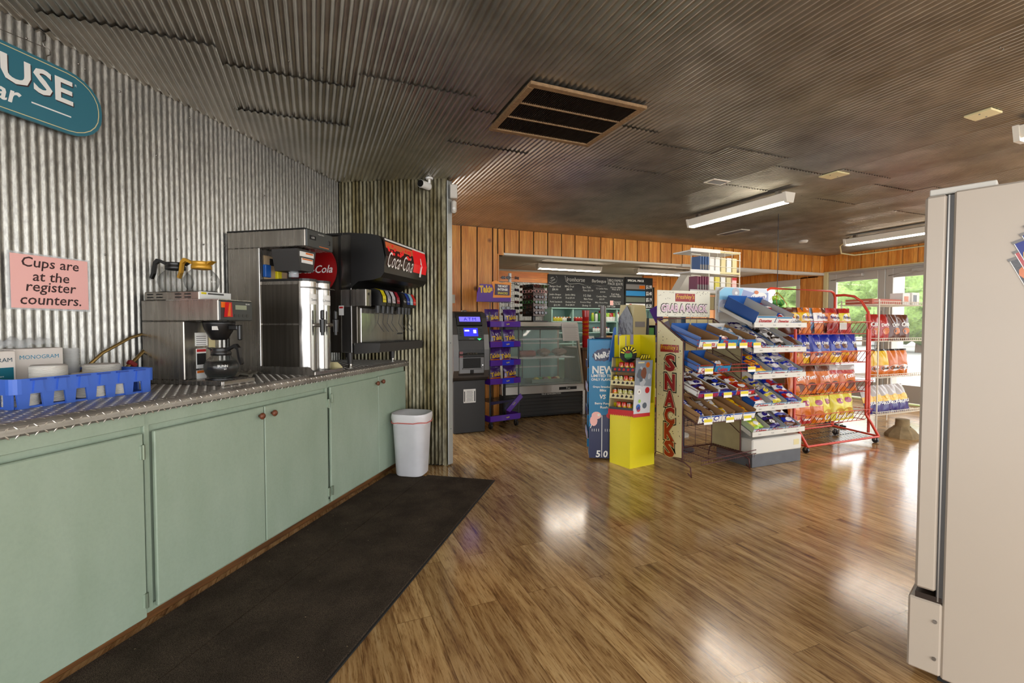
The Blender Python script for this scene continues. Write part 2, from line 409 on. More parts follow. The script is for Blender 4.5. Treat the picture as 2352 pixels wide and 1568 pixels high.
# back wall with vertical pine boards; opening to the register room from x=2.29
def boards_x(mb, x0, x1, z0, z1, y, edges=None, pitch=.2175, m='pine_boards'):
    x = x0; i = 0
    while x < x1-.01:
        w = min(pitch, x1-x); mb.box(x+.014, x+w-.001, y, y+.018, z0, z1, m, .003)
        mb.box(x+w-.004, x+w+.012, y-.010, y+.012, z0, z1, m, .002) if False else None
        x += w; i += 1
    mb.box(x0, x1, y+.014, y+.10, z0, z1, 'dark_gap')
mb = MB(); boards_x(mb, .9, 2.2775, 0, Z_C, 5.95, pitch=.2175); boards_x(mb, 2.2775, 2.372, 2.20, Z_C, 5.95, pitch=.0945); boards_x(mb, 2.372, 8.84, 2.235, Z_C, 5.95)
struct(mb.build('wall_back'))
mb = MB(); mb.box(2.2775, 2.297, 5.935, 6.05, 0, 2.215, 'pine_boards', .002); mb.box(2.297, 8.82, 5.955, 6.06, 2.205, 2.235, 'fixture_white', .002)
mb.box(5.4, 8.82, 5.92, 6.06, 2.190, 2.235, 'white_paint', .002)
struct(mb.build('trim_2'))
# register room behind
mb = MB(); mb.box(2.1, 8.84, 8.46, 8.50, 0, 2.45, 'backroom_ceiling')
corrugate(mb, (4.5, 8.45), (2.1, 8.45), .9, 2.12, 'galvanised_wall')
boards_x(mb, 6.9, 8.82, 1.0, 2.36, 8.42)
mb.box(2.3, 4.3, 8.40, 8.45, 2.10, 2.30, 'pine_band'); mb.box(6.6, 6.95, 8.40, 8.45, 2.10, 2.36, 'pine_band')
struct(mb.build('wall_far'))
mb = MB(); mb.box(2.1, 8.84, 6.04, 8.5, 2.34, 2.38, 'backroom_ceiling')
for i in range(5): mb.box(2.2+i*1.3, 2.215+i*1.3, 6.1, 8.4, 2.334, 2.34, 'white_paint')
struct(mb.build('ceiling_register'))
mb = MB(); mb.box(2.05, 2.1, 6.0, 8.5, 0, 2.4, 'backroom_ceiling'); struct(mb.build('wall_register'))
# front wall x=8.82 : boards above, storefront doors and windows
mb = MB(); y = -3.2
while y < 5.94:
    mb.box(8.80, 8.82, y+.003, min(y+.213, 5.95)-.006, 2.245, Z_C, 'pine_boards', .003); y += .213
mb.box(8.815, 8.9, -3.2, 5.95, 2.2, Z_C, 'dark_gap')
yy = 6.06
while yy < 8.4: mb.box(8.80, 8.82, yy+.003, yy+.21, 2.17, 2.36, 'pine_boards', .003); yy += .213
mb.box(8.80, 8.86, 5.94, 6.42, 0, 2.2, 'pine_boards', .003)
mb.box(8.815, 8.9, 6.06, 8.5, 2.15, 2.4, 'dark_gap'); mb.box(8.80, 8.86, 6.42, 8.46, 0, .95, 'mint_paint')
struct(mb.build('wall_front'))
mb = MB(); mb.box(8.775, 8.83, -3.2, 5.96, 2.235, 2.252, 'cream', .003); mb.box(8.76, 8.83, 5.86, 5.94, 0, 2.235, 'cream', .004); struct(mb.build('trim_3'))
# register-room window
mb = MB()
for a_, b_, c_, d_ in ((6.42,6.50,.95,2.17),(8.36,8.46,.95,2.17)): mb.box(8.79, 8.85, a_, b_, c_, d_, 'white_paint', .004)
mb.box(8.78, 8.85, 6.42, 8.46, 2.04, 2.17, 'white_paint', .004); mb.box(8.78, 8.85, 6.42, 8.46, .95, 1.02, 'white_paint', .004); mb.box(8.80, 8.84, 7.43, 7.47, 1.0, 2.05, 'white_paint', .003)
w1 = struct(mb.build('window_1')); mb = MB(); mb.box(8.815, 8.820, 6.48, 8.38, 1.0, 2.06, 'pane'); mb.build('window_pane', w1)
# storefront: frame, door leaf 1, door leaf 2, then sidelights towards the camera
def storefront(name, y0, y1, z0, z1, g0, g1, h0, h1, closer=False):
    mb = MB(); f = 'alu_frame'
    if f not in MATS: M(f, (176,170,162), .35, .2)
    mb.box(8.79, 8.84, y0, g0, z0, z1, f, .004); mb.box(8.79, 8.84, g1, y1, z0, z1, f, .004)
    mb.box(8.79, 8.84, g0, g1, h1, z1, f, .004); mb.box(8.79, 8.84, g0, g1, z0, h0, f, .004)
    o = struct(mb.build(name)); p = MB(); p.box(8.812, 8.818, g0-.01, g1+.01, h0-.01, h1+.01, 'pane'); p.build('window_pane', o)
    if closer:
        c = MB(); c.box(8.72, 8.79, y1-.62, y1-.40, 2.115, 2.165, f, .006); c.bar((8.74, y1-.5, 2.12), (8.62, y1-.30, 2.09), .007, 'steel'); c.bar((8.62, y1-.30, 2.09), (8.78, y1-.05, 2.085), .007, 'steel'); c.build('door_closer', o)
        h = MB(); h.bar((8.75, y0+.10, .85), (8.75, y0+.10, 1.25), .012, 'steel', 8); h.bar((8.75, y0+.1, .87), (8.80, y0+.1, .87), .01, 'steel'); h.bar((8.75, y0+.1, 1.23), (8.80, y0+.1, 1.23), .01, 'steel'); h.build('door_handle', o)
    return o
storefront('door_1', 4.92, 5.86, .02, 2.20, 5.03, 5.72, .30, 2.05, True)
storefront('door_2', 3.98, 4.91, .02, 2.20, 4.10, 4.80, .30, 2.05, True)
mb = MB(); mb.box(8.78, 8.85, -3.2, 5.86, 2.20, 2.236, 'alu_frame', .003); struct(mb.build('trim_4'))
for i in range(4):
    y1 = 3.97-i*1.75; storefront('window_%d' % (i+2), y1-1.75, y1, .0, 2.2, y1-1.69, y1-.06, .12, 2.12)
# ---------------- outdoors seen through the glass
mb = MB(); mb.box(8.95, 60, -40, 40, -.12, -.02, M('asphalt', (150,148,142), .9, var=.1, bscale=2)); tag(struct(mb.build('ground')))
mb = MB(); mb.box(60, 60.5, -60, 60, -.1, 1.2, M('grass', (170,196,110), .95, var=.3, bscale=1)); struct(mb.build('ground_bank'))
def tree(x, y, h, r, seed, lab):
    random.seed(seed); t = thing('leafy_tree', lab, 'tree', (x, y, 0), 0, 'trees beyond the glass front')
    mb = MB(); mb.cyl(0, 0, -.1, h*.6, .22, M('bark', (92,72,54), .9), 8, .12); mb.build('trunk', t)
    mb = MB(); v = []; f = []; lm = M('foliage', (140,170,86), .8, var=.6, bscale=9, bump=1.)
    for c in range(16):
        an = random.uniform(0, 2*pi); rr = r*random.uniform(0, .65); cx, cy, cz = rr*cos(an), rr*sin(an), h*random.uniform(.42, .95); s_ = r*random.uniform(.35, .6)
        N, K = 22, 13; base = len(v)
        for j in range(K+1):
            th = pi*j/K
            for i in range(N):
                ph = 2*pi*i/N; q = s_*random.uniform(.72, 1.22); v.append((cx+q*sin(th)*cos(ph), cy+q*sin(th)*sin(ph), cz+q*cos(th)*.85))
        for j in range(K):
            for i in range(N): f.append((base+j*N+i, base+j*N+(i+1) % N, base+(j+1)*N+(i+1) % N, base+(j+1)*N+i))
    mb.add(v, f, lm, True); mb.build('crown', t)
for i, (x, y, h, r, lab) in enumerate([(27,13.5,3.6,2.3,'bushy green tree seen through the tall glass door'), (33,19.5,4.2,2.9,'large green tree seen through the register room window'), (38,27.5,4.8,3.2,'broad tree behind the window at the far end of the register room'), (30,7.5,5.0,2.6,'green tree seen through the right half of the entrance'), (44,16.5,5.6,3.0,'taller pale green tree standing behind the others'), (34,.0,5.5,3.2,'green tree furthest right, mostly behind the white cooler')]): tree(x, y, h, r, 20+i, lab)
mb = MB(); mb.box(11.2, 11.4, 6.0, 6.2, -.02, 2.9, 'white_paint', .01); tag(mb.build('porch_post'), 'square pale porch post outside the entrance door', 'post')
# ================= LIGHT FIXTURES =================
def strip_light(loc, rz, label, L=1.27, grp='fluorescent strip lights', drop=.0, power='tube_light'):
    t = thing('strip_light', label, 'ceiling light', loc, rz, grp)
    h = MB(); w = .062
    h.prism([(-w,-.012),(-w*.62,-.085),(w*.62,-.085),(w,-.012),(w*.6,0),(-w*.6,0)], -L/2+.03, L/2-.03, 'fixture_white'); h.build('housing', t)
    for s in (-1, 1): e = MB(); e.prism([(-w-.006,-.006),(-w*.7,-.100),(w*.7,-.100),(w+.006,-.006)], s*(L/2-.03), s*L/2, 'fixture_white'); e.build('end_cap', t)
    d = MB(); d.prism([(-w*.55,-.086),(-w*.5,-.098),(w*.5,-.098),(w*.55,-.086)], -L/2+.032, L/2-.032, power); d.build('diffuser', t)
    for s in (-.8, .8): b = MB(); b.box(-.02, .02, s*L/2-.02, s*L/2+.02, -.002, .035+drop, 'steel'); b.build('bracket', t)
    return t
FZ = 2.50
strip_light((4.10, 3.74, FZ), 0, 'long white strip light hanging in the middle of the corrugated ceiling')
strip_light((4.10, .93, FZ), 0, 'white strip light cut by the right edge, above the white cooler')
strip_light((7.08, 3.85, FZ), 0, 'white strip light just left of the top of the white cooler, near the doors')
for i, (x, y) in enumerate([(1.05,-1.6),(4.1,-1.9),(7.1,1.1),(7.1,-1.9),(-1.9,-1.6)]):  # strip lights out of view, added to light the counter and room
    strip_light((x, y, FZ), 0, 'white strip light on the ceiling behind the camera position')
strip_light((4.15, 7.31, 2.32), pi/2, 'white strip light above the chalkboard in the register room')
strip_light((6.15, 7.25, 2.32), pi/2, 'white strip light in the register room, right of the chalkboard')
def plate(loc, sx, sy, label, m='cream', name='junction_plate'):
    b = MB(); b.box(-sx/2, sx/2, -sy/2, sy/2, -.012, 0, m, .002)
    for s in (-1,1): b.cyl(s*sx*.3, 0, -.015, -.012, .005, 'steel', 8)
    return tag(b.build(name, loc=loc), label, 'cover plate')
plate((4.12, 2.72, 2.545), .16, .16, 'pale square plate on the ceiling at the near end of the long strip light')
plate((3.78, 1.60, 2.545), .13, .13, 'pale square plate on the ceiling near the right edge')
d = MB(); d.lathe([(0,-.035),(.05,-.033),(.062,-.02),(.065,0)], 'white_paint', 20)
tag(d.build('smoke_detector', loc=(6.86, 4.97, 2.545)), 'small round white smoke detector on the ceiling near the far corner', 'smoke detector')
# ceiling return grille with rusty frame
t = thing('ceiling_grille', 'large dark ceiling return grille in a rusty tan frame', 'vent', (1.44, 2.615, 2.532))
f = MB()
for a_ in ((-.375,.375,-.325,-.285),(-.375,.375,.285,.325),(-.375,-.335,-.285,.285),(.335,.375,-.285,.285)): f.box(*a_, -.014, .004, 'rust_frame', .003)
f.build('frame', t)
f = MB()
for y in (-.095,.095): f.box(-.34, .34, y-.005, y+.005, -.012, 0, 'rust_frame')
f.build('crossbar', t)
f = MB(); f.box(-.34, .34, -.29, .29, .0, .004, 'matt_black')
for i in range(56): x = -.335+.67*i/55; f.box(x-.0015, x+.0015, -.287, .287, -.008, .0, M('louvre_brown', (46,34,26), .5, .4))
f.build('louvres', t)
for i, (x, y, sx, sy) in enumerate([(5.35,4.9,.16,.42),(3.35,3.25,.20,.12),(7.7,4.35,.18,.36)]):
    g = MB(); g.box(-sx/2, sx/2, -sy/2, sy/2, -.006, .002, 'fixture_white', .002); g.box(-sx/2+.02, sx/2-.02, -sy/2+.02, sy/2-.02, -.008, -.005, 'louvre_brown')
    tag(g.build('ceiling_register', loc=(x, y, 2.542)), ['narrow air register in the ceiling above the snack racks','small dark air register left of the long strip light','flat air register in the ceiling nearest the glass doors'][i], 'vent')
w = MB(); pts = [(7.2,4.5,2.53),(7.6,4.9,2.50),(8.1,5.2,2.46),(8.6,5.3,2.47),(8.77,5.1,2.49),(8.77,4.0,2.50)]; w.tube(pts, .012, 'cream', 6)
tag(w.build('ceiling_cable'), 'cream cable looping from the ceiling along the boards over the doors', 'cable')
# ================= COUNTER =================
CT = .945
cab = thing('base_cabinet', 'mint green painted base cabinet run under the diamond plate counter', 'cabinet', (CO[0], CO[1], 0), CR)
mb = MB(); mb.box(-4.2, .045, -.585, -.02, .075, .905, 'mint_paint', .003); mb.box(-4.2, .045, -.60, -.585, .84, .905, 'mint_paint', .002)
mb.box(-4.2, .045, -.598, -.585, .06, .09, 'mint_paint', .002)
for x0, x1 in ((-2.335,-2.312),(-1.112,-1.09),(.03,.045)): mb.box(x0, x1, -.600, -.585, .06, .9, 'mint_paint', .002)
mb.build('body', cab)
mb = MB(); mb.box(-4.2, .045, -.545, -.50, 0, .075, M('grey_kick', (112,110,112), .6, var=.3, bscale=6)); mb.box(-4.2, .045, -.555, -.545, 0, .045, 'raw_kick_wood', .003); mb.box(-4.2, -2.35, -.56, -.548, .0, .075, 'raw_kick_wood', .003)
mb.build('plinth', cab)
def cab_door(x0, x1, z0, z1, knob, hinges):
    d = MB(); d.box(x0, x1, -.618, -.600, z0, z1, 'mint_paint', .004); o = d.build('door', cab)
    if knob is not None:
        k = MB(); k.lathe([(0,0),(.006,0),(.007,.010),(.016,.016),(.018,.024),(.013,.031),(0,.033)], 'brown_knob', 16, X=T(knob, -.618, z1-.045, rx=pi/2)); k.build('knob', o)
    for hz in ((z0+.075, z1-.075) if hinges is not None else ()):
        h = MB(); h.box(hinges-.012, hinges+.012, -.6225, -.618, hz-.028, hz+.028, 'mint_paint', .001); h.cyl(hinges, -.625, hz-.03, hz+.03, .006, M('hinge_metal', (128,138,118), .35, .5), 8); h.build('hinge', o)
cab_door(-3.30, -2.352, .055, .815, None, -2.358); cab_door(-2.305, -1.687, .075, .815, -1.722, None); cab_door(-1.680, -1.118, .075, .815, -1.63, -1.112)
cab_door(-1.083, -.452, .075, .845, -.487, -1.078); cab_door(-.446, .04, .075, .85, -.40, None)
# the diamond plate worktop with rolled front edge
def diamond_top():
    mb = MB(); dp = 'diamond_plate'
    if dp not in MATS:
        g = G(dp, .34, .7); f = g.noise(g.coord(), 7, 4); g.col(g.ramp(f, [(.3, (140,134,126)), (.7, (178,172,164))])); g.rgh(f, .3, .48)
    R = .028; yb = -.61
    prof = [(-.01, CT)]+[(yb-R*sin(a), CT-R+R*cos(a)) for a in [pi/2*i/6 for i in range(7)]]+[(yb-R, .905), (yb-R+.006, .897), (yb-R+.02, .897), (yb-R+.02, .91), (-.01, .91)]
    mb.prism(prof, -4.3, .05, dp, 'yz')
    Ltop = -yb-.01
    def surf(v):      # v distance from the back along top then round the roll: returns y,z,ny,nz
        if v < Ltop: return (-.01-v, CT, 0, 1)
        s = v-Ltop
        if s < R*pi/2: a = s/R; return (yb-R*sin(a), CT-R+R*cos(a), -sin(a), cos(a))
        return (yb-R, CT-R-(s-R*pi/2), -1, 0)
    p = .0262; vs = []; fs = []; nx = int(3.2/p); vmax = Ltop+R*pi/2+.012; nv = int(vmax/p)
    for i in range(nx):
        for j in range(nv):
            u = -3.1+(i+.5)*p; v = .02+(j+.5)*p; s = 1 if (i+j) % 2 else -1; c_ = .0108; w_ = .0032; ang = s*pi/4*1.05
            ca, sa = cos(ang), sin(ang); pts = [(-c_,0,0),(0,-w_,0),(c_,0,0),(0,w_,0),(-c_*.45,0,1),(c_*.45,0,1)]; b = len(vs)
            for a, q, h in pts:
                uu = u+a*ca-q*sa; vv = v+a*sa+q*ca; y, z, ny, nz = surf(vv); hh = .0015 if h else .0002; vs.append((uu, y+ny*hh, z+nz*hh))
            fs += [(b, b+1, b+5, b+4), (b+1, b+2, b+5), (b+2, b+3, b+4, b+5), (b+3, b, b+4)]
    mb.add(vs, fs, M('diamond_tread', (196,190,182), .3, .8))
    return mb.build('worktop', loc=(CO[0], CO[1], 0), rz=CR)
tag(diamond_top(), 'silver diamond plate worktop running over the mint cabinets', 'worktop')
mb = MB(); mb.box(-4.2, -.21, -1.505, -.93, 0, .010, 'mat_pile', .004); mb.box(-4.2, -.24, -.93, -.60, 0, .009, 'mat_pile', .003)
mb.box(-4.2, -.205, -1.515, -1.495, 0, .006, 'matt_black', .002)
tag(mb.build('floor_mat', loc=(CO[0], CO[1], 0), rz=CR), 'dark brown floor mat along the mint cabinets', 'mat')
# ---- coffee brewer (faces -y), local origin at its centre front-to-back on the wall line
bw = thing('coffee_brewer', 'stainless coffee brewer with two empty pots on its top warmer', 'coffee maker', CL(-1.77, 0, CT), CR)
mb = MB(); mb.box(-.11, .11, -.31, -.04, .025, .33, 'stainless', .004); mb.build('body', bw)
mb = MB(); mb.box(-.11, .11, -.54, -.04, .0, .026, 'stainless', .004); mb.box(-.104, .104, -.545, -.54, .002, .024, 'stainless_bright', .001); mb.cyl(0, -.43, .026, .031, .075, 'black_plastic', 24); mb.build('base_tray', bw)
mb = MB(); mb.box(-.11, .11, -.525, -.04, .332, .44, 'stainless', .004); mb.box(-.108, .108, -.528, -.2, .437, .443, 'stainless_bright', .001); mb.build('head', bw)
mb = MB(); mb.box(-.109, .109, -.534, -.524, .334, .436, M('panel_grey', (62,64,62), .4), .004); mb.box(-.01, .065, -.536, -.533, .392, .415, M('lcd', (150,156,130), .3)); mb.box(-.1, -.065, -.536, -.533, .40, .428, 'orange')
for i in range(4): mb.cyl(-.01+.027*i, .36, -.536, -.533, .009, 'dark_grey', 12, axis='y')
mb.text('BUNN', .075, .422, -.5345, 'white_ink', h=.007); mb.build('control_panel', bw)
mb = MB(); mb.prism([(-.085,-.04),(-.05,-.04),(-.055,.035),(-.075,.035)], -.556, -.536, 'red', X=T(0,0,.392)); mb.prism([(-.083,-.036),(-.066,-.036),(-.064,.03),(-.07,.03)], -.558, -.556, 'orange', X=T(0,0,.392)); mb.build('tag', bw)
mb = MB(); mb.lathe([(0,.0),(.035,.0),(.045,.012),(.066,.05),(.076,.085),(.078,.098),(0,.098)], 'black_plastic', 24, X=T(0,-.42,.232)); mb.box(-.014, .014, -.545, -.49, .285, .31, 'black_plastic', .004, X=T(0,-.0,0)); mb.box(-.012, .012, -.560, -.540, .232, .312, 'black_plastic', .005)
mb.box(-.085, -.04, -.465, -.460, .285, .305, 'white_ink', X=T(0,0,0)); mb.build('brew_funnel', bw)
mb = MB(); mb.box(-.045, .03, -.313, -.3105, .20, .27, 'white_ink'); mb.box(-.04, .02, -.313, -.3105, .08, .185, 'white_ink'); mb.box(-.038, .018, -.3145, -.313, .168, .182, 'red'); mb.box(-.038, .018, -.3145, -.313, .10, .16, 'matt_black')
for i in range(5): mb.box(-.04, .02, -.314, -.313, .205+i*.011, .208+i*.011, 'dark_grey')
mb.box(.04, .08, -.313, -.3105, .18, .26, 'cream'); mb.box(-.04,.02,-.313,-.3105,.015,.07,'white_ink'); mb.box(-.038,.018,-.3145,-.313,.055,.068,'orange'); mb.build('labels', bw)
mb = MB(); mb.box(-.10, .10, -.40, -.05, .44, .485, 'stainless', .004); mb.box(-.10, .10, -.404, -.40, .441, .484, 'white', .001); mb.box(-.09, -.06, -.4055, -.404, .470, .480, 'yellow'); mb.box(-.05, .05, -.4055, -.404, .470, .478, 'dark_grey')
for y in (-.33,-.27,-.15,-.09):
    for z in (.452,.468): mb.box(-.1025, -.099, y-.02, y+.02, z, z+.006, 'matt_black', .001)
for y in (-.145,-.315): mb.cyl(0, y, .485, .490, .072, 'black_plastic', 24)
mb.build('top_warmer', bw)
def carafe(loc, rz, col, label, coffee=0., writing=None, rot_txt=-.9):
    t = thing('coffee_carafe', label, 'carafe', loc, rz, 'glass coffee pots')
    pr = [(0,0),(.052,0),(.062,.004),(.076,.025),(.083,.05),(.082,.068),(.070,.092),(.052,.110),(.043,.120),(.042,.130)]
    b = MB(); b.lathe(pr, 'carafe_glass', 28)
    if writing:
        def fy(p, q): 
            r = [r for r in [lerp(a[0], c[0], (q-a[1])/(c[1]-a[1])) for a, c in zip(pr[1:-1], pr[2:]) if a[1] <= q <= c[1]+1e-6]]
            rr = r[0] if r else .08; return -math.sqrt(max(rr*rr-p*p, 1e-4))-.0008
        X = Matrix.Rotation(rot_txt, 4, 'Z')
        b.text(writing[0], 0, .072 if not coffee else .066, 0, 'white_ink', h=.012, X=X, bold=.01, fn=fy); b.text(writing[1], .01, .050, 0, 'white_ink', h=.008, X=X, fn=fy)
    b.build('bowl', t)
    if coffee:
        c = MB(); c.lathe([(0,.003),(.06,.005),(.074,.026),(.0808,.05),(.0795,.068),(.070,coffee),(0,coffee)], M('coffee', (14,7,5), .25), 28); c.build('coffee', t)
    k = MB(); k.lathe([(.044,.118),(.048,.120),(.048,.134),(.044,.140),(.043,.150),(.046,.158),(0,.158)], col, 24)
    k.prism([(-.046,.142),(-.074,.160),(-.046,.158)], -.02, .02, col); k.build('collar', t)
    h = MB(); h.prism([(.040,.140),(.044,.158),(.092,.180),(.094,.166)], -.0085, .0085, col); h.prism([(.080,.172),(.098,.180),(.116,.160),(.124,.110),(.136,.078),(.126,.070),(.112,.100),(.104,.150),(.088,.160)], -.0095, .0095, col); h.build('handle', t)
    return t
carafe(CL(-1.77, -.145, CT+.490), 2.75, 'black_plastic', 'empty glass coffee pot with black handle on the brewer warmer')
carafe(CL(-1.77, -.315, CT+.490), 2.65, 'gold', 'empty glass coffee pot with gold brown collar and handle on the warmer', writing=('CITA','EXPR'), rot_txt=.75-2.65)
carafe(CL(-1.77, -.43, CT+.032), -.62, 'black_plastic', 'black handled pot full of coffee on the brewer base plate', coffee=.088, writing=('BUNN','#1'), rot_txt=.85)
# blue packet and cloth lying by the brewer
mb = MB(); v = []; f = []
random.seed(5)
for i in range(13):
    for j in range(7):
        v.append((-.13+.26*i/12+random.uniform(-.008,.008), -.06+.12*j/6+random.uniform(-.008,.008), random.uniform(.003,.03)))
for i in range(12):
    for j in range(6): f.append((i*7+j, i*7+7+j, i*7+8+j, i*7+j+1))
mb.add(v, f, M('rag', (176,168,150), .9), True); tag(mb.build('cleaning_rag', loc=CL(-1.46, -.30, CT+.003), rz=CR+.4), 'crumpled pale cloth on the worktop between the two brewers', 'cloth')
# water line
mb = MB(); mb.tube([CL(-1.86,-.03,1.21), CL(-1.95,-.05,1.19), CL(-2.08,-.045,1.12), CL(-2.17,-.03,1.03), CL(-2.19,-.03,.955)], .008, M('brass', (150,124,74), .35, .8), 8)
mb.tube([CL(-1.86,-.04,1.13), CL(-1.93,-.06,1.08), CL(-2.0,-.07,1.03)], .009, 'brass', 8); mb.box(-.022, .022, -.012, .012, -.012, .012, 'dark_red', .004, X=Matrix.Translation(CL(-1.955,-.065,1.058)) @ Matrix.Rotation(CR,4,'Z') @ Matrix.Rotation(.6,4,'Y'))
tag(mb.build('water_line'), 'brass water tube with red valve behind the blue crate', 'tube')
# ---- tea brewer and two tea urns
tb = thing('tea_brewer', 'tall stainless tea brewer standing between coffee brewer and soda fountain', 'tea maker', CL(-1.155, 0, CT), CR)
mb = MB(); mb.box(-.145, .13, -.26, -.03, .0, .80, 'stainless', .004); mb.box(-.147, -.13, -.27, -.255, .05, .80, 'stainless_bright', .002); mb.build('body', tb)
mb = MB(); mb.box(-.145, .13, -.60, -.03, .80, .905, 'stainless', .004); mb.box(-.148, .133, -.602, -.028, .903, .912, 'black_plastic', .002); mb.build('head', tb)
mb = MB(); mb.box(-.143, .128, -.612, -.600, .797, .908, 'panel_grey', .006); mb.box(-.115, -.055, -.614, -.611, .846, .872, 'matt_black'); mb.text('6:30', -.085, .859, -.6148, 'white_ink', h=.012); mb.box(.07, .095, -.616, -.611, .836, .866, 'black_plastic', .002); mb.text('WILBUR CURTIS', .0, .89, -.6125, 'white_ink', h=.006); mb.box(-.02,.08,-.613,-.612,.812,.816,'orange'); mb.build('control_panel', tb)
mb = MB(); mb.prism([(-.062,.0),(.062,.0),(.088,.12),(.088,.135),(-.088,.135),(-.088,.12)], -.52, -.33, 'dark_grey', X=T(-.045,-.02,.655)); mb.box(-.115, .02, -.5425, -.540, .745, .775, 'white_ink'); mb.box(-.10, .01, -.5425, -.540, .705, .735, 'white_ink'); mb.box(-.06, .01, -.544, -.5425, .762, .772, 'orange'); mb.box(-.095,.005,-.544,-.5425,.725,.733,'orange')
mb.cyl(-.045, -.44, .62, .66, .03, 'clear_plastic', 14); mb.build('brew_funnel', tb)
mb = MB(); mb.box(-.128, .12, -.40, -.262, .62, .80, 'cardboard', .002, X=T(0,.0,0)) if False else None
mb.box(-.1, .11, -.265, -.262, .60, .76, M('tan_panel', (186,160,124), .6)); mb.box(-.11, -.06, -.285, -.262, .62, .70, 'blue', .003); mb.box(.0, .04, -.285, -.262, .60, .68, 'yellow', .003); mb.box(-.05, .0, -.268, -.265, .70, .745, 'matt_black'); mb.build('label', tb)
tr = MB(); tr.box(-.145, .155, -.655, -.10, .0, .010, 'stainless', .002); tr.prism([(-.655,.0),(-.655,.018),(-.62,.05),(-.10,.05),(-.10,.0)], -.148, -.142, 'stainless', 'yz'); tr.box(-.145, .155, -.66, -.65, 0, .022, 'stainless_bright', .002); tr.prism([(-.655,.0),(-.655,.03),(-.62,.06),(-.57,.06),(-.57,.0)], .152, .157, 'cream', 'yz')
tag(tr.build('drip_tray', loc=CL(-1.155, 0, CT+.0), rz=CR), 'low stainless tray under the two tea urns', 'tray')
tu = thing('tea_urn', 'narrow stainless tea urn nearest the coffee brewer, holding a black tap', 'tea urn', CL(-1.228, 0, CT+.012), CR, 'tea urns')
def slim(w, y0, y1, n=10):     # rounded front footprint
    r = w/2; return [(-r, y1), (-r, y0+r)]+[(r*-cos(pi*i/n), y0+r-r*sin(pi*i/n)) for i in range(1, n)]+[(r, y0+r), (r, y1)]
mb = MB(); fp = slim(.128, -.612, -.12); mb.prism(fp, .0, .575, 'stainless', 'xy', smooth=False); sl = [(x*.86, y*.97-.012) for x, y in fp]
mb.v = mb.v; mb.build('body', tu)
mb = MB(); 
n = 12; r = .0648; ys = -.612+.064
v = [(r*-cos(pi*i/n), ys-r*sin(pi*i/n), z) for z in (.004, .572) for i in range(n+1)]; mb.add(v, [(i, i+1, n+2+i, n+1+i) for i in range(n)], 'stainless_bright', True)
mb.box(-.0655, -.0645, -.545, -.13, .03, .30, 'stainless_dark'); mb.box(-.0655, -.0645, -.545, -.13, .31, .555, 'stainless_dark'); mb.build('shell', tu)
mb = MB(); mb.prism([(x*1.06, y*1.008) for x, y in fp], .575, .590, 'black_plastic', 'xy'); mb.tube([(-.068,-.56,.535),(-.06,-.62,.535),(0,-.645,.535),(.06,-.62,.535),(.068,-.56,.535)], .003, 'steel', 6); mb.build('lid', tu)
mb = MB(); mb.cyl(0, .30, -.655, -.61, .013, 'chrome', 12, axis='y'); mb.cyl(0, -.665, .255, .335, .016, 'black_plastic', 14, r2=.019); mb.cyl(0, -.665, .235, .258, .010, 'black_plastic', 12); mb.box(-.012, .012, -.675, -.655, .335, .395, 'black_plastic', .006, X=T(0,0,0,rx=.0)); mb.build('tap', tu)
mb = MB(); mb.add([(r*1.01*sin(a), ys-r*1.01*cos(a), z) for z in (.43, .495) for a in (-.62,-.3,0,.3,.62)], [(i, i+1, 6+i, 5+i) for i in range(4)], 'white_ink'); mb.text('Sweet', 0, .46, ys-r*1.02, 'dark_grey', h=.016, fn=lambda p, q: ys-math.sqrt(r*r*1.05-p*p)); mb.build('label', tu)
tu2 = dup(tu, CL(-1.085, .0, CT+.012), label='narrow stainless tea urn beside the soda fountain, with a black tap', group='tea urns')
for ch in tu2.children:
    if ch.name.startswith('label'):
        m2 = MB(); m2.add([(r*1.01*sin(a), ys-r*1.01*cos(a), z) for z in (.43, .495) for a in (-.62,-.3,0,.3,.62)], [(i, i+1, 6+i, 5+i) for i in range(4)], 'white_ink'); m2.text('Unsweet', 0, .46, ys-r*1.02, 'dark_grey', h=.016, fn=lambda p, q: ys-math.sqrt(r*r*1.05-p*p)); o = m2.build('tmp'); ch.data = o.data; bpy.data.objects.remove(o)
# ---- soda fountain
sf = thing('soda_fountain', 'big black soda fountain with lit red sign and eight nozzles at the counter end', 'soda machine', CL(-.385, 0, CT), CR)
mb = MB(); mb.box(-.375, .375, -.50, -.03, .11, .965, 'stainless_dark', .004); mb.box(-.378, .378, -.58, -.50, .11, .45, 'dark_grey', .004); mb.box(-.378, -.374, -.582, -.50, .11, .97, 'stainless_bright', .001); mb.box(-.38, .38, -.52, -.02, .965, .985, 'black_plastic', .004); mb.build('body', sf)
prof = [(-.48,.985),(-.56,.985),(-.74,.968),(-.80,.955),(-.825,.93),(-.85,.80),(-.845,.69),(-.82,.655),(-.76,.64),(-.64,.63),(-.60,.60),(-.57,.57),(-.48,.57)]
mb = MB(); mb.prism(prof, -.378, .378, 'black_plastic', 'yz'); mb.build('hood', sf)
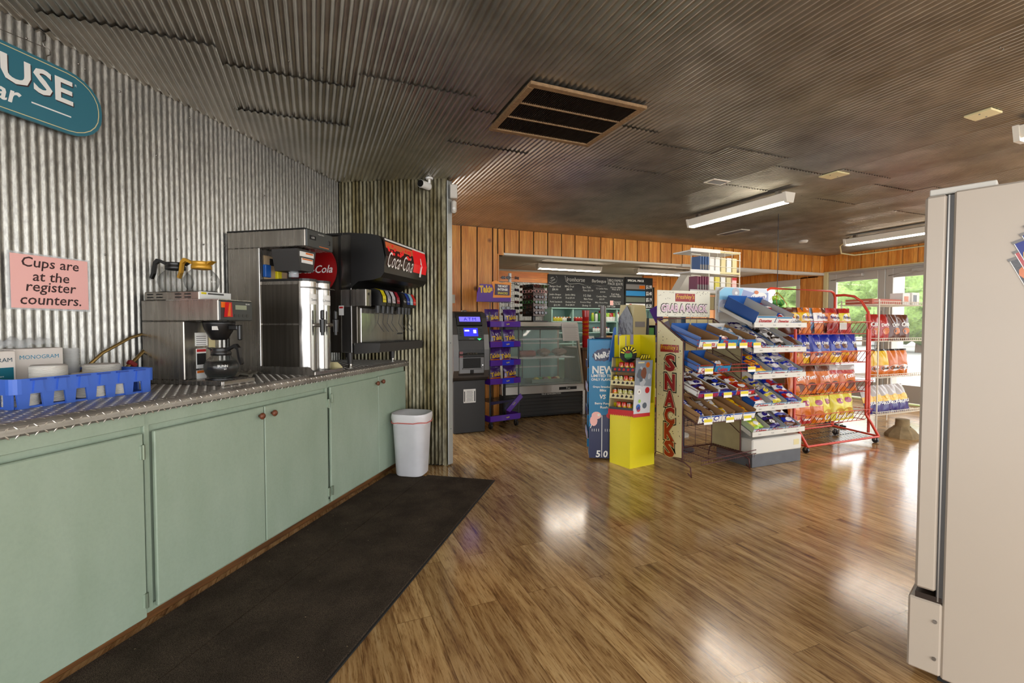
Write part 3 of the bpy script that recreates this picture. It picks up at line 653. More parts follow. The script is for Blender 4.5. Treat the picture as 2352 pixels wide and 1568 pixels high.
# sign on the hood front: follows the slight curve
def sy(z): return -.850+abs(z-.81)*.16 - .006
mb = MB()
def panel(x0, x1, z0, z1, m, dy=0., n=6):
    v = [(x, sy(lerp(z0,z1,i/n))-dy, lerp(z0,z1,i/n)) for i in range(n+1) for x in (x0, x1)]; mb.add(v, [(2*i, 2*i+1, 2*i+3, 2*i+2) for i in range(n)], m)
panel(-.37, .37, .675, .945, M('sign_rim', (70,68,68), .3, .5)); panel(-.355, .10, .69, .93, M('sign_black', (44,16,14), .3, emit=.05), .002); panel(.10, .355, .69, .93, M('sign_red', (206,18,26), .3, emit=.12), .002)
panel(-.355, .10, .87, .915, M('sign_orange', (196,96,50), .4, emit=.05), .003); panel(-.355, .355, .925, .938, 'white_ink', .003)
random.seed(4)
for i in range(26): x = random.uniform(-.34, .08); z = random.uniform(.83, .90); mb.disc(x, z, sy(z)-.0045, .016, .011, 'sign_red', 8)
mb.text('Coca-Cola', -.125, .79, 0, 'white_ink', h=.115, w=.42, bold=0, sp=1.1, shear=.3, fn=lambda p, q: sy(q)-.006)
bt = [(-.016,.715),(.016,.715),(.018,.74),(.014,.77),(.019,.80),(.008,.84),(.007,.87),(-.007,.87),(-.008,.84),(-.019,.80),(-.014,.77),(-.018,.74)]
mb.add([(.235+x, sy(z)-.006, z) for x, z in bt], [tuple(range(12))], 'white_ink'); mb.box(.14,.33,sy(.70)-.005,sy(.70)-.003,.698,.702,'white_ink'); mb.build('sign', sf)
mb = MB(); mb.box(-.372, .372, -.625, -.575, .175, .45, 'stainless_dark', .004); mb.box(-.33, .36, -.632, -.622, .175, .44, 'stainless_bright', .003); mb.box(.24,.34,-.634,-.632,.235,.25,'dark_grey'); mb.build('splash_plate', sf)
mb = MB(); mb.prism([(-.378,-.60),(.378,-.60),(.378,-.80),(-.36,-.80)], .165, .182, 'stainless_bright', 'xy'); mb.prism([(-.60,.10),(-.80,.115),(-.812,.182),(-.60,.182)], -.377, .377, 'dark_grey', 'yz'); 
for i in range(22): mb.box(-.35+.032*i, -.335+.032*i, -.79, -.63, .182, .185, 'black_plastic')
mb.build('drip_tray', sf)
mb = MB(); mb.box(-.378, -.30, -.70, -.56, .45, .575, 'stainless', .004); mb.cyl(-.34, .54, -.704, -.70, .010, 'black_plastic', 12, axis='y'); mb.build('key_switch', sf)
cols = [(226,210,30),(150,150,156),(206,200,204),(150,20,40),(40,40,44),(30,60,150),(150,196,210),(226,40,34)]
lab_l = ['yellow','grey','white','dark red','black','blue and green','pale blue','bright red']
for i, x in enumerate([-.21,-.135,-.06,.015,.135,.20,.262,.322]):
    w_ = .032; v_ = MB(); pr = [(-.60,.46),(-.60,.575),(-.68,.590),(-.73,.575),(-.752,.53),(-.755,.46)]
    v_.prism(pr, x-w_, x+w_*.95, 'black_plastic', 'yz'); 
    f_ = [(-.682,.591),(-.731,.576),(-.754,.531),(-.757,.485)]
    v_.add([(x+s*w_*.8, y-.002, z) for y, z in f_ for s in (-1,1)], [(0,1,3,2),(2,3,5,4),(4,5,7,6)], M('valve_%d' % i, cols[i], .35)); v_.text('Coke Zero'.split()[0] if i in (3,7) else ['Lemon','Diet','Tea','Coke','Root','Sprite','Aqua','Coke'][i], x, .508, -.7592, 'white_ink' if i not in (0,2) else 'ink', w=w_*1.3)
    v_.cyl(x, -.70, .405, .46, .018, 'black_plastic', 12, r2=.024); o = v_.build('valve', sf); o['label'] = lab_l[i]+' flavour label'
    l_ = MB(); l_.tube([(x-.008,-.70,.42),(x-.008,-.715,.40),(x-.004,-.70,.33),(x+.006,-.735,.275),(x+.012,-.745,.262)], .0028, 'black_plastic', 6); l_.build('lever', o)
mb = MB()
for x in (-.335, .33):
    for y in (-.54, -.10): mb.cyl(x, y, .025, .11, .018, 'dark_grey', 12, r2=.024); mb.cyl(x, y, 0, .03, .015, 'chrome', 12, r2=.017)
for i, (x, y) in enumerate([(-.335,-.54),(-.335,-.10),(.33,-.54),(.33,-.10)]):
    q_ = MB(); q_.cyl(x, y, .025, .11, .018, 'dark_grey', 12, r2=.024); q_.cyl(x, y, 0, .03, .015, 'chrome', 12, r2=.017); q_.build('leg', sf)
# round red sign leaning on its side
t = thing('round_sign', 'round red soft drink sign leaning on the soda fountain side', 'sign', CL(-.80, -.30, CT+.72), CR-pi/2)
mb = MB(); mb.cyl(0, 0, -.012, .004, .19, M('coke_red', (150,14,18), .3), 40, axis='y'); mb.build('disc', t)
mb = MB(); mb.text('Coca-Cola', 0, 0, -.0135, 'white_ink', w=.34, bold=.01, shear=.3); mb.build('lettering', t)
mb = MB(); mb.box(-.02,.02,-.002,0,-.035,.035,'white_ink'); mb.box(-.015,.015,-.003,-.002,.015,.028,'red'); tag(mb.build('sticker', loc=CL(-.764,-.50,CT+.42), rz=CR-pi/2), 'small white and red sticker on the soda fountain side', 'sticker')
# ---- blue crate with lids, straw boxes, cups
cr = thing('plastic_crate', 'blue slotted plastic crate of lids at the left end of the counter', 'crate', CL(-2.36, -.20, CT), CR)
bl = M('crate_blue', (66,108,204), .38)
mb = MB(); X0, X1, Y0, Y1 = -.265, .265, -.17, .17
def ring(mb, z0, z1, o=0., m=bl, th=.006, r=.03):
    pts = []
    for cx, cy, a0 in ((X1-r+o,Y1-r+o,0),(X0+r-o,Y1-r+o,pi/2),(X0+r-o,Y0+r-o,pi),(X1-r+o,Y0+r-o,1.5*pi)):
        for i in range(5): a = a0+pi/2*i/4; pts.append((cx+r*cos(a), cy+r*sin(a)))
    n = len(pts); ins = [(p[0]*(1-th/.2), p[1]*(1-th/.17)) for p in pts]
    v = [(p[0], p[1], z) for z in (z0, z1) for p in pts]+[(p[0], p[1], z) for z in (z0, z1) for p in ins]; f = []
    for i in range(n):
        j = (i+1) % n; f += [(i, j, n+j, n+i), (2*n+i, 3*n+i, 3*n+j, 2*n+j), (n+i, n+j, 3*n+j, 3*n+i), (i, 2*n+i, 2*n+j, j)]
    mb.add(v, f, m)
ring(mb, .055, .112, .006); ring(mb, .0, .008, -.012); mb.box(X0+.015, X1-.015, Y0+.015, Y1-.015, 0, .005, bl)
mb.build('rim', cr)
mb = MB()
for side in range(2):
    y = (Y0 if side == 0 else Y1); s = 1 if side == 0 else -1
    for i in range(7):
        x = X0+.035+i*(X1-X0-.07)/6; mb.prism([(x-.021,.058),(x-.015,.0),(x+.015,.0),(x+.021,.058)], y+s*.004, y+s*.012, bl)
        if i < 6:
            xm = x+(X1-X0-.07)/12; mb.prism([(xm-.017,.060),(xm-.012,.104),(xm+.012,.104),(xm+.017,.060)], y-s*.012, y-s*.002, bl); mb.prism([(xm-.024,.104),(xm-.024,.109),(xm+.024,.109),(xm+.024,.104)], y-s*.015, y, M('crate_dark', (40,74,164), .4))
for s_, x in ((1, X0), (-1, X1)):
    for i in range(5):
        y = Y0+.035+i*(Y1-Y0-.07)/4; mb.box(x+s_*.004, x+s_*.012, y-.02, y+.02, .0, .058, bl)
mb.build('side_ribs', cr)
foam = M('foam_white', (222,216,206), .55)
def lid_stack(x, y, n, r, z0, label, m=foam, step=.0045, group='stacks of lids in the blue crate'):
    b = MB(); 
    for i in range(n): z = i*step; b.lathe([(r*.93, z), (r, z+step*.15), (r, z+step*.6), (r*.95, z+step*.95)], m, 26)
    z = n*step; b.lathe([(r*.95, z-step*.1), (r*.9, z+.004), (r*.86, z+.002), (0, z+.002)], m, 26)
    return tag(b.build('lid_stack', loc=CL(-2.36+x, -.20+y, CT+z0), rz=CR), label, 'lids', group)
lid_stack(-.085, -.065, 31, .058, .007, 'tall stack of frosted lids in the crate before the white carton')
lid_stack(-.20, -.10, 16, .052, .007, 'second stack of pale lids from the left end of the crate')
lid_stack(.04, -.105, 17, .052, .007, 'middle stack of white lids in the blue crate')
lid_stack(.145, -.115, 15, .042, .007, 'stack of small white lids in the crate nearest the coffee brewer')
lid_stack(.185, .03, 27, .070, .007, 'wide flat stack of foam lids at the back right of the crate')
lid_stack(.075, -.01, 20, .04, .007, 'small stack of lids in the middle of the crate, behind the front row')
b = MB()
for i in range(24): z = i*.0065; b.lathe([(.026, z),(.030, z+.0062),(.031, z+.0066)], M('cup_clear', (232,232,228), .1, alpha=.5), 20)
tag(b.build('cup_stack', loc=CL(-2.245, -.09, CT+.05), rz=CR), 'stack of clear plastic cups beside the white carton', 'cups')
def carton(x, y, w, d, h, rz, label, draw):
    t = thing('carton', label, 'box', CL(x, y, CT+.007), CR+rz, 'white straw cartons in the crate'); b = MB(); b.box(-w/2, w/2, -d/2, d/2, 0, h, 'white_card' if 'white_card' in MATS else M('white_card', (226,216,206), .6), .002); b.build('box', t)
    b = MB(); draw(b, w, d, h); b.build('print', t); return t
def dr1(b, w, d, h): b.text('MONOGRAM', 0, h-.035, -d/2-.0008, M('cyan_ink', (26,136,170), .5), w=w*.8)
def dr2(b, w, d, h):
    b.text('MONOGRAM', 0, h-.035, -d/2-.0008, 'teal_ink' if 'teal_ink' in MATS else M('teal_ink', (20,66,82), .5), w=w*.85); b.quad(-w/2+.004, w/2-.008, .04, h-.065, -d/2-.0006, M('teal_card', (0,100,118), .5)); b.text('STRAWS', w*.16, .075, -d/2-.0012, 'white_ink', h=.014, bold=.02); b.text('giant', w*.2, .1, -d/2-.0012, 'white_ink', h=.008)
carton(-2.383, -.07, .172, .10, .205, 0, 'white carton with blue lettering standing in the crate', dr1)
carton(-2.562, -.10, .16, .10, .20, 0, 'white straw carton with teal panel cut by the left edge', dr2)
mb = MB(); random.seed(9); v = []; f = []
for i in range(17):
    for j in range(5): v.append((-.14+.28*i/16, -.03+.06*j/4, .03*sin(j/4*pi)+random.uniform(0,.022)))
for i in range(16):
    for j in range(4): f.append((i*5+j, i*5+5+j, i*5+6+j, i*5+j+1))
mb.add(v, f, 'clear_plastic', True); tag(mb.build('plastic_bag', loc=CL(-2.44, -.05, CT+.213), rz=CR), 'crinkled clear plastic sleeve lying on top of the white cartons', 'bag')
# ---- pink notice and teal hanging sign on the wall
t = thing('paper_notice', 'pink laminated notice about cups taped to the corrugated wall', 'notice', CL(-2.262, -.012, 1.443), CR)
mb = MB(); mb.box(-.158, .158, 0, .001, -.123, .123, 'clear_plastic', X=T(ry=.01)); mb.box(-.148, .148, -.0015, -.0005, -.115, .115, 'pink'); mb.build('sheet', t)
mb = MB()
for i, (s_, w_) in enumerate([('Cups are',.22),('at the',.14),('register',.19),('counters.',.235)]): mb.text(s_, .0 if i != 0 else 0, .078-.053*i, -.0025, 'ink', h=None, w=w_, bold=.01, shear=.12)
mb.build('lettering', t)
t = thing('hanging_sign', 'teal oval sign with cream lettering hanging at the top left of the wall', 'sign', CL(-2.50, -.035, 2.27), CR)
def oval(w, h, n=10): r = h/2; return [(w/2-r+r*cos(a), r*sin(a)) for a in [-pi/2+pi*i/n for i in range(n+1)]]+[(-w/2+r+r*cos(a), r*sin(a)) for a in [pi/2+pi*i/n for i in range(n+1)]]
def oval2(w, h, c, n=6):
    return [(sx*(w/2-c)+c*cos(a), sz*(h/2-c)+c*.9*sin(a)) for sx, sz, a0 in ((1,-1,-pi/2),(1,1,0),(-1,1,pi/2),(-1,-1,pi)) for a in [a0+pi/2*i/n for i in range(n+1)]]
mb = MB(); mb.prism(oval2(.90, .315, .145), -.006, .006, 'teal'); mb.build('board', t)
mb = MB(); o_, i_ = oval2(.872, .287, .132), oval2(.864, .279, .128); n = len(o_); mb.add([(x,-.0072,z) for x, z in o_+i_], [(i, (i+1) % n, n+(i+1) % n, n+i) for i in range(n)], 'cream')
for dx, dz, m in ((.004,-.004,'ink'),(0,0,'white_ink')): mb.text('HOUSE', .07+dx, .042+dz, -.0075-(.0006 if not dx else 0), m, w=.51, h=.11, bold=.022)
mb.text('Bar', .06, -.06, -.008, 'white_ink', h=.075, bold=.02, shear=.2); mb.box(.165, .315, -.008, -.0075, -.067, -.061, 'white_ink'); mb.text('R', .338, .088, -.008, 'white_ink', h=.01); mb.build('lettering', t)
mb = MB()
for x in (-.12, .23):
    mb.tube([(x,0,.14),(x,.0,.165),(x+.015,0,.18),(x+.01,0,.20),(x-.01,0,.205),(x-.012,0,.222),(x+.004,.01,.235),(x+.012,.02,.26)], .0025, 'steel', 6)
mb.build('hook', t)
mb = MB(); mb.tube([(-.12,0,.20),(.05,.0,.185),(.23,0,.20)], .0018, 'steel', 5); mb.build('wire', t)
# ---- trash can with liner at the counter end
bn = thing('trash_can', 'white plastic trash can with a white liner at the end of the cabinets', 'trash can', CL(-.20, -.79, 0), CR-pi/2+.02)
def rr(w, d, r, n=4): return [(sx*(w/2-r)+r*cos(a), sy_*(d/2-r)+r*sin(a)) for sx, sy_, a0 in ((1,-1,-pi/2),(1,1,0),(-1,1,pi/2),(-1,-1,pi)) for a in [a0+pi/2*i/n for i in range(n+1)]]
mb = MB(); lv = [(.0,.90,0),(.01,.96,0),(.48,1.16,0),(.50,1.2,0)]; w0, d0 = .25, .225; n = 20; v = []; f = []
v = [(x*sc_, y*sc_, z+.012) for z, sc_, _ in lv for x, y in rr(w0, d0, .07)]; 
for j in range(3): f += [(j*n+i, j*n+(i+1) % n, (j+1)*n+(i+1) % n, (j+1)*n+i) for i in range(n)]
v2 = [(x*1.12, y*1.12, z+.012) for z in (.46,) for x, y in rr(w0, d0, .07)]
mb.add(v, f, M('bin_white', (216,214,216), .45, var=.12, bscale=7), True); mb.add(v[:n], [tuple(range(n))], 'bin_white'); mb.build('body', bn)
mb = MB(); v = []; f = []; random.seed(12); n = 20; base = rr(w0, d0, .07)
rings = [(1.02,.30),(1.08,.45),(1.20,.53),(1.235,.525),(1.235,.50),(1.22,.475),(1.20,.455)]
for j, (s_, z) in enumerate(rings):
    for i, (x, y) in enumerate(base): k_ = 1+random.uniform(-.02,.02)*(j > 2); v.append((x*s_*k_, y*s_*k_, z+(random.uniform(-.012,.012) if j > 3 else 0)+(.02*sin(i*1.3) if j == 6 else 0)))
for j in range(6): f += [(j*n+i, j*n+(i+1) % n, (j+1)*n+(i+1) % n, (j+1)*n+i) for i in range(n)]
mb.add(v, f, M('bin_liner', (226,222,222), .3), True); mb.build('liner', bn)
mb = MB(); mb.tube([(x*1.225, y*1.225, .458+.006*sin(i)) for i, (x, y) in enumerate(base)], .005, M('pink_tie', (206,112,104), .4), 6, closed=True); mb.build('drawstring', bn)
# ---- camera, siren box and sensor at the top of the return wall
def on_ret(s, off, z): return (e0[0]+u.x*s-n_ret.x*off, e0[1]+u.y*s-n_ret.y*off, z)
u = RU; n = n_ret = RN; RZ = math.atan2(u.y, u.x)
t = thing('security_camera', 'small white security camera with a black lens at the wall top', 'camera', on_ret(.83, .05, 2.475), RZ-.35)
mb = MB(); mb.cyl(0, 0, -.075, .035, .033, 'white', 20, axis='y'); mb.lathe([(.033,0),(.026,.014),(0,.016)], 'white', 20, X=T(0,.035,0,rx=-pi/2)); mb.build('body', t)
mb = MB(); mb.cyl(0, 0, -.079, -.074, .030, 'black_plastic', 20, axis='y'); mb.cyl(0, -.004, -.082, -.078, .009, 'glass' if False else 'matt_black', 12, axis='y'); mb.build('lens', t)
mb = MB(); mb.cyl(.02, .02, .02, .055, .012, 'white', 10); mb.cyl(.02, .02, .055, .072, .033, 'white', 18); mb.build('mount', t)
px, py = e1[0]+u.x*.075+n.x*.0, e1[1]+u.y*.075
mb = MB(); mb.box(-.032, .032, -.05, .05, -.06, .06, 'beige_plastic' if False else 'white_paint', .006)
for i in range(8): mb.box(.0322, .033, -.035, .035, -.045+i*.012, -.041+i*.012, 'dark_grey')
tag(mb.build('alarm_siren', loc=(px+.03, py+.02, 2.43), rz=RZ+.25), 'pale box shaped alarm siren at the top edge of the corrugated pillar', 'alarm')
mb = MB(); mb.box(-.022, .022, -.03, .03, -.055, .055, 'white_paint', .014); mb.cyl(0, -.02, -.036, -.03, .012, 'white', 14, axis='y')
tag(mb.build('motion_sensor', loc=(px+.03, py+.01, 2.30), rz=RZ+.25), 'small rounded white motion sensor just below the siren', 'sensor')
mb = MB(); mb.box(1.61-.075, 1.61+.075, 5.915, 5.948, 1.545, 1.655, 'beige_plastic', .006); mb.box(1.575, 1.645, 5.912, 5.916, 1.615, 1.635, 'lcd'); mb.box(1.535-.02, 1.685+.02, 5.94, 5.95, 1.52, 1.67, 'pine_band')
tag(mb.build('thermostat'), 'beige thermostat on the wood wall above the cash machine', 'thermostat')
# ================= bags =================
def bag_mesh(mb, w, h, t, bands, patches=(), texts=(), seed=0, X=None, back=None, crimp=.035):
    """pillow bag, base at z=0, facing -y. bands: [(zfrac, mat)], patches: [(cx,cz,rx,rz,mat)] fractions, texts: [(str,cx,cz,w,mat,rot)]"""
    rnd = random.Random(seed); NX, NZ = 10, 15; ph = [rnd.uniform(0, 6.28) for _ in range(6)]
    def sy(x, z):
        a = max(0, 1-(2*x/w)**2)**.55; q = max(0, min(z/h, 1)); b = max(0, sin(pi*min(1, max(0, (q-crimp)/(1-2*crimp)))))**.6
        wr = .0045*sin(11*x/w+ph[0]+3*q)*(.3+abs(q-.5)*1.6)+.0045*sin(19*x/w*(q+.3)+ph[1]+5*q)*abs(q-.5)*2+.003*sin(14*q+6*x/w+ph[4])*(.5+abs(x/w))
        return -(t/2)*a*b*(1+.12*sin(4*q+ph[2]))+wr*(.4+a)
    vs, fs, ms = [], [], []
    for j in range(NZ+1):
        q = j/NZ; z = h*q; pinch = 1-.10*sin(pi*q)+(.02*sin(ph[3]+9*q))
        for i in range(NX+1): x = w*(i/NX-.5); vs.append((x*pinch, sy(x, z), z))
    nb = len(vs)
    for j in range(NZ+1):
        q = j/NZ; z = h*q; pinch = 1-.10*sin(pi*q)+(.02*sin(ph[3]+9*q))
        for i in range(NX+1): x = w*(i/NX-.5); vs.append((x*pinch, -sy(x, z)*.8+.001, z))
    def band(q):
        for zf, m in bands:
            if q <= zf: return m
        return bands[-1][1]
    for j in range(NZ):
        m = band((j+.5)/NZ)
        for i in range(NX):
            a = j*(NX+1)+i; fs.append((a, a+1, a+NX+2, a+NX+1)); ms.append(m)
            a += nb; fs.append((a, a+NX+1, a+NX+2, a+1)); ms.append(back or m)
    mb.add(vs, fs, ms, True, X)
    k = 0
    for cx, cz, rx, rz, m in patches:
        k += 1; N = 12; ring = []
        for i in range(N): an = 2*pi*i/N; x, z = cx*w+rx*w*cos(an), cz*h+rz*h*sin(an); ring.append((x*.93, sy(x, z)-.0016-.0006*k, z))
        ring.append((cx*w*.93, sy(cx*w, cz*h)-.0016-.0006*k, cz*h)); mb.add(ring, [(i, (i+1) % N, N) for i in range(N)], m, True, X)
    for s, cx, cz, tw, m, rot in texts:
        mb.text(s, cx*w, cz*h, 0, m, w=tw*w, bold=.03, rot=rot, X=X, fn=lambda p, q: sy(p, q)-.0045)
    return mb
F_ = lambda name, c, **k: M(name, c, .26, coat=.15, bump=.4, bscale=22, **k)
F_('foil_purple', (66,32,110)); F_('foil_blue', (14,38,146)); F_('foil_orange', (198,100,8)); F_('foil_yellow', (222,176,20)); F_('foil_red', (164,20,14)); F_('foil_brown', (90,44,26)); F_('foil_white', (226,222,220)); F_('foil_lblue', (120,160,196)); F_('foil_lemon', (214,198,62)); F_('foil_silver', (176,168,164)); F_('foil_navy', (44,32,108)); F_('foil_lime', (150,190,50)); F_('foil_dark', (36,26,24)); F_('foil_magenta', (150,40,90))
_BC = {}
def bag(name, label, group, loc, w, h, t, bands, patches=(), texts=(), seed=0, rot=(0,0,0), key=None, cat='snack bag'):
    if key is not None and (key, seed % 3) in _BC:
        o = bpy.data.objects.new(name, _BC[(key, seed % 3)]); COL.objects.link(o)
    else:
        mb = MB(); bag_mesh(mb, w, h, t, bands, patches, texts, seed % 3 if key is not None else seed); o = mb.build(name)
        if key is not None: _BC[(key, seed % 3)] = o.data
    o.location = loc; o.rotation_euler = rot; return tag(o, label, cat, group)
# ================= ATM =================
AT = thing('cash_machine', 'dark grey cash machine with a glowing blue sign against the wood wall', 'cash machine', (1.675, 5.29, 0), .02)
sv = M('atm_silver', (96,94,92), .35, .6); dk = M('atm_dark', (46,45,44), .45, .2)
mb = MB(); mb.box(-.195, .195, .0, .56, .0, .62, dk, .008); mb.build('cabinet', AT)
mb = MB(); side = [(.56,.60),(.02,.60),(-.05,.66),(-.075,.74),(-.075,.98),(-.05,1.15),(.03,1.34),(.08,1.405),(.16,1.425),(.56,1.425)]
mb.prism(side, -.215, .215, dk, 'yz'); mb.build('head', AT)
mb = MB()
fr = [(.02,.605),(-.052,.655),(-.082,.74),(-.082,.98),(-.056,1.152),(.024,1.345),(.075,1.41)]; fr2 = [(y+.05, z) for y, z in fr]
for s in (-1, 1):
    x0, x1 = s*.155, s*.217; mb.prism(fr+fr2[::-1], min(x0,x1), max(x0,x1), sv, 'yz')
mb.prism([(.02,.605),(-.052,.655),(-.060,.68),(.0,.69),(.03,.62)], -.16, .16, sv, 'yz'); mb.prism([(.024,1.345),(.075,1.412),(.10,1.412),(.06,1.345)], -.16, .16, dk, 'yz'); mb.build('bezel', AT)
def tilt(y, z, a): return T(0, y, z, rx=a)
mb = MB(); XX = tilt(-.012, 1.30, -.40); mb.box(-.15, .15, -.012, .02, -.045, .075, dk, .003, X=XX); mb.quad(-.128, .128, -.002, .058, -.013, M('atm_sign', (96,88,240), .4, emit=.55), X=XX); mb.text('ATM', 0, .028, -.0142, M('atm_letters', (20,20,130), .5), h=.04, w=.15, sp=1.25, X=XX); mb.build('lit_sign', AT)
mb = MB(); XX = tilt(-.045, 1.175, -.30); mb.box(-.155, .155, -.01, .02, -.09, .075, 'panel_grey', .004, X=XX); mb.quad(-.085, .085, -.045, .052, -.0112, M('atm_screen', (40,40,225), .3, emit=.55), X=XX); mb.quad(-.075, -.02, .012, .03, -.012, M('atm_screen_text', (190,190,255), .4, emit=.8), X=XX); mb.quad(.03, .065, -.01, .03, -.012, 'atm_screen_text', X=XX)
for s in (-1,1):
    for i in range(4): mb.box(s*.125-.012, s*.125+.012, -.013, -.009, -.04+.024*i, -.03+.024*i, dk, X=XX)
mb.prism([(.07,-.075),(.12,-.075),(.095,-.095)], -.0125, -.011, M('atm_green', (40,230,110), .4, emit=1.), X=XX); mb.box(-.03,.03,-.0125,-.011,-.082,-.074,'steel',X=XX); mb.build('screen', AT)
mb = MB(); mb.box(-.155, .155, -.03, .02, .96, 1.075, 'matt_black', .002); mb.box(-.03, .04, -.062, -.02, .995, 1.07, 'panel_grey', .006); mb.box(-.01, .02, -.065, -.06, 1.02, 1.05, 'steel', .004); mb.box(.06, .12, -.05, -.02, 1.0, 1.04, 'black_plastic', .008); mb.build('card_slot', AT)
mb = MB(); XX = tilt(-.10, .935, .45-pi/2+1.2); mb.box(-.15, .15, -.035, .03, -.012, .0, 'panel_grey', .004, X=T(0,-.085,.935,rx=.35)); 
for i in range(4):
    for j in range(4): mb.box(-.062+.034*i, -.036+.034*i, -.03+.015*j, -.019+.015*j, .0, .006, 'steel', .002, X=T(0,-.085,.937,rx=.35))
mb.build('keypad', AT)
mb = MB(); mb.box(-.155, .155, -.090, -.03, .70, .90, sv, .01); mb.box(-.11, .11, -.0915, -.07, .77, .885, 'matt_black', .003); mb.box(-.115, .115, -.105, -.06, .755, .772, sv, .004); mb.box(-.03, .03, -.0925, -.07, .70, .755, 'matt_black', .012); mb.cyl(.13, .80, -.095, -.09, .009, 'chrome', 12, axis='y'); mb.box(-.15,-.11,-.094,-.09,.89,.96,M('atm_pink',(150,90,90),.5)); mb.build('cash_tray', AT)
mb = MB(); mb.box(-.075, .075, -.003, 0, .355, .515, 'white_ink'); 
for i in range(8): mb.box(-.04+.003*(i % 3), .04-.004*(i % 2), -.004, -.003, .375+.016*i, .379+.016*i, 'dark_grey')
for s in (-1,1): mb.box(s*.062-.006, s*.062+.006, -.004, -.003, .37, .49, 'panel_grey')
mb.build('notice', AT)
mb = MB(); mb.lathe([(.035,0),(.04,.005),(.03,.016),(0,.018)], 'steel', 16, X=T(0,.2,1.424)); mb.build('top_lock', AT)
# ================= purple snack rack =================
TK = thing('snack_rack', 'tall purple and black wheeled rack of purple snack bags beside the cash machine', 'display rack', (2.155, 5.42, 0), .22)
pu = M('ribbon_purple', (84,36,150), .25, coat=.4)
mb = MB()
for x in (-.215, .215):
    for y in (-.02, .28): mb.cyl(x, y, .10, 1.42, .009, 'black_plastic', 8)
mb.box(-.10, -.075, .15, .16, .1, 1.42, 'black_plastic'); mb.box(.10, .13, .15, .16, .1, 1.42, 'black_plastic'); mb.box(-.22, .22, -.03, .29, .085, .10, 'black_plastic', .003)
mb.build('frame', TK)
for i, z in enumerate((1.24, .99, .77, .545, .33)):
    mb = MB(); 
    for y in [-.03+.04*k for k in range(9)]: mb.bar((-.215, y, z), (.215, y, z), .0022, 'black_wire', 4)
    for x in (-.215, 0, .215): mb.bar((x, -.03, z), (x, .28, z), .0025, 'black_wire', 4)
    mb.build('shelf', TK)
for i, z in enumerate((1.275, 1.03, .805, .58, .36, .13)):
    mb = MB(); h = .035; m = pu if i not in (4,) else M('ribbon_dark', (24,18,60), .3)
    if i == 4:      # torn ribbon hanging down diagonally
        mb.prism([(-.22,.34),(.12,.34),(.21,.40),(.24,.34),(.06,.27),(-.0,.22),(-.02,.25),(.06,.32),(-.22,.30)], -.046, -.043, m, X=T(0,0,.0)); mb.prism([(.0,.22),(.06,.19),(.26,.36),(.22,.41)], -.052, -.049, pu); mb.text('Takis', .12, .29, -.053, 'foil_lemon', w=.05, rot=.8)
    else:
        mb.box(-.225, .225, -.048, -.042, z-h, z+h, m, .002); mb.box(.219, .225, -.045, .26, z-h, z+h, m); mb.box(-.225, -.219, -.045, .26, z-h, z+h, m)
        if i in (1,2,3): mb.box(-.05, .12, -.0495, -.048, z-h*.98, z+h*.98, M('ribbon_blue', (40,50,200), .25, coat=.4))
        mb.text('Takis', .03, z, -.0505, 'foil_lemon', w=.05, rot=.2, bold=.03)
    mb.build('ribbon', TK)
for x in (-.19, .19):
    for y in (-.0, .26):
        w_ = MB(); w_.cyl(y, .035, x-.012, x+.012, .035, 'black_plastic', 16, axis='x'); w_.cyl(y, .035, x-.014, x+.014, .014, 'steel', 10, axis='x'); w_.box(x-.02, x+.02, y-.012, y+.012, .05, .088, 'black_plastic', .003); w_.build('caster', TK)
mb = MB(); hd = [(-.30,1.53),(.215,1.57),(.215,1.66),(-.05,1.62),(-.30,1.66)]
mb.box(-.29, .16, .10, .112, 1.545, 1.585, 'dark_purple'); mb.prism([(-.32,1.545),(.17,1.56),(.17,1.66),(-.08,1.68),(-.11,1.76),(-.27,1.76),(-.31,1.66)], .09, .112, 'purple'); 
mb.prism([(-.10,1.60),(.17,1.61),(.175,1.80),(.10,1.80),(.02,1.79),(-.06,1.815),(-.12,1.79),(-.085,1.70)], .085, .095, M('flame_orange', (238,146,50), .4)); mb.prism([(-.075,1.635),(.145,1.635),(.15,1.765),(-.07,1.77)], .078, .086, 'dark_purple')
for s_, z, m in (('THE MOST', 1.745, 'white_ink'), ('INTENSE', 1.705, 'white_ink'), ('SNACKS', 1.66, 'foil_lemon')): mb.text(s_, .04, z, .0765, m, h=.030, w=.15, bold=.04)
mb.text('Takis', -.20, 1.70, .084, 'foil_yellow', w=.19, h=.09, bold=.06, rot=.05); mb.bar((.12,.12,1.40),(.12,.12,1.56),.006,'black_plastic'); mb.bar((-.12,.12,1.40),(-.12,.12,1.56),.006,'black_plastic'); mb.build('header', TK)
def takis(x, z, rz, lab, i):
    a = .22; wx = 2.155+x*cos(a)-.055*-sin(a)*-1; c, s = cos(a), sin(a); X_, Y_ = x, .055
    bag('snack_bag', lab, 'purple snack bags on the rack', (2.155+X_*c-Y_*s, 5.42+X_*s+Y_*c, z+.003), .20, .215, .06, [(.26,'foil_magenta'),(.33,'foil_orange'),(1,'foil_purple')], [(.12,.20,.3,.09,'foil_orange')], [('Takis',0,.52,.78,'foil_yellow',.12)], seed=i, rot=(-.10, 0, a+rz), key='takis')
for i, (x, z, lab) in enumerate([(-.13,1.24,'purple snack bag at the left of the top shelf of the purple rack'),(.14,1.24,'purple snack bag at the right of the top shelf of the purple rack'),(-.07,.99,'purple snack bag on the left of the second shelf down'),(.13,.99,'purple snack bag on the right of the second shelf down'),(-.11,.77,'half hidden purple snack bag at left of the third shelf down'),(.06,.765,'slumped purple snack bag in the middle of the third shelf down'),(-.09,.545,'purple snack bag at left of the fourth shelf down'),(.14,.545,'purple snack bag at right of the fourth shelf down')]): takis(x, z, random.uniform(-.2,.2), lab, i)
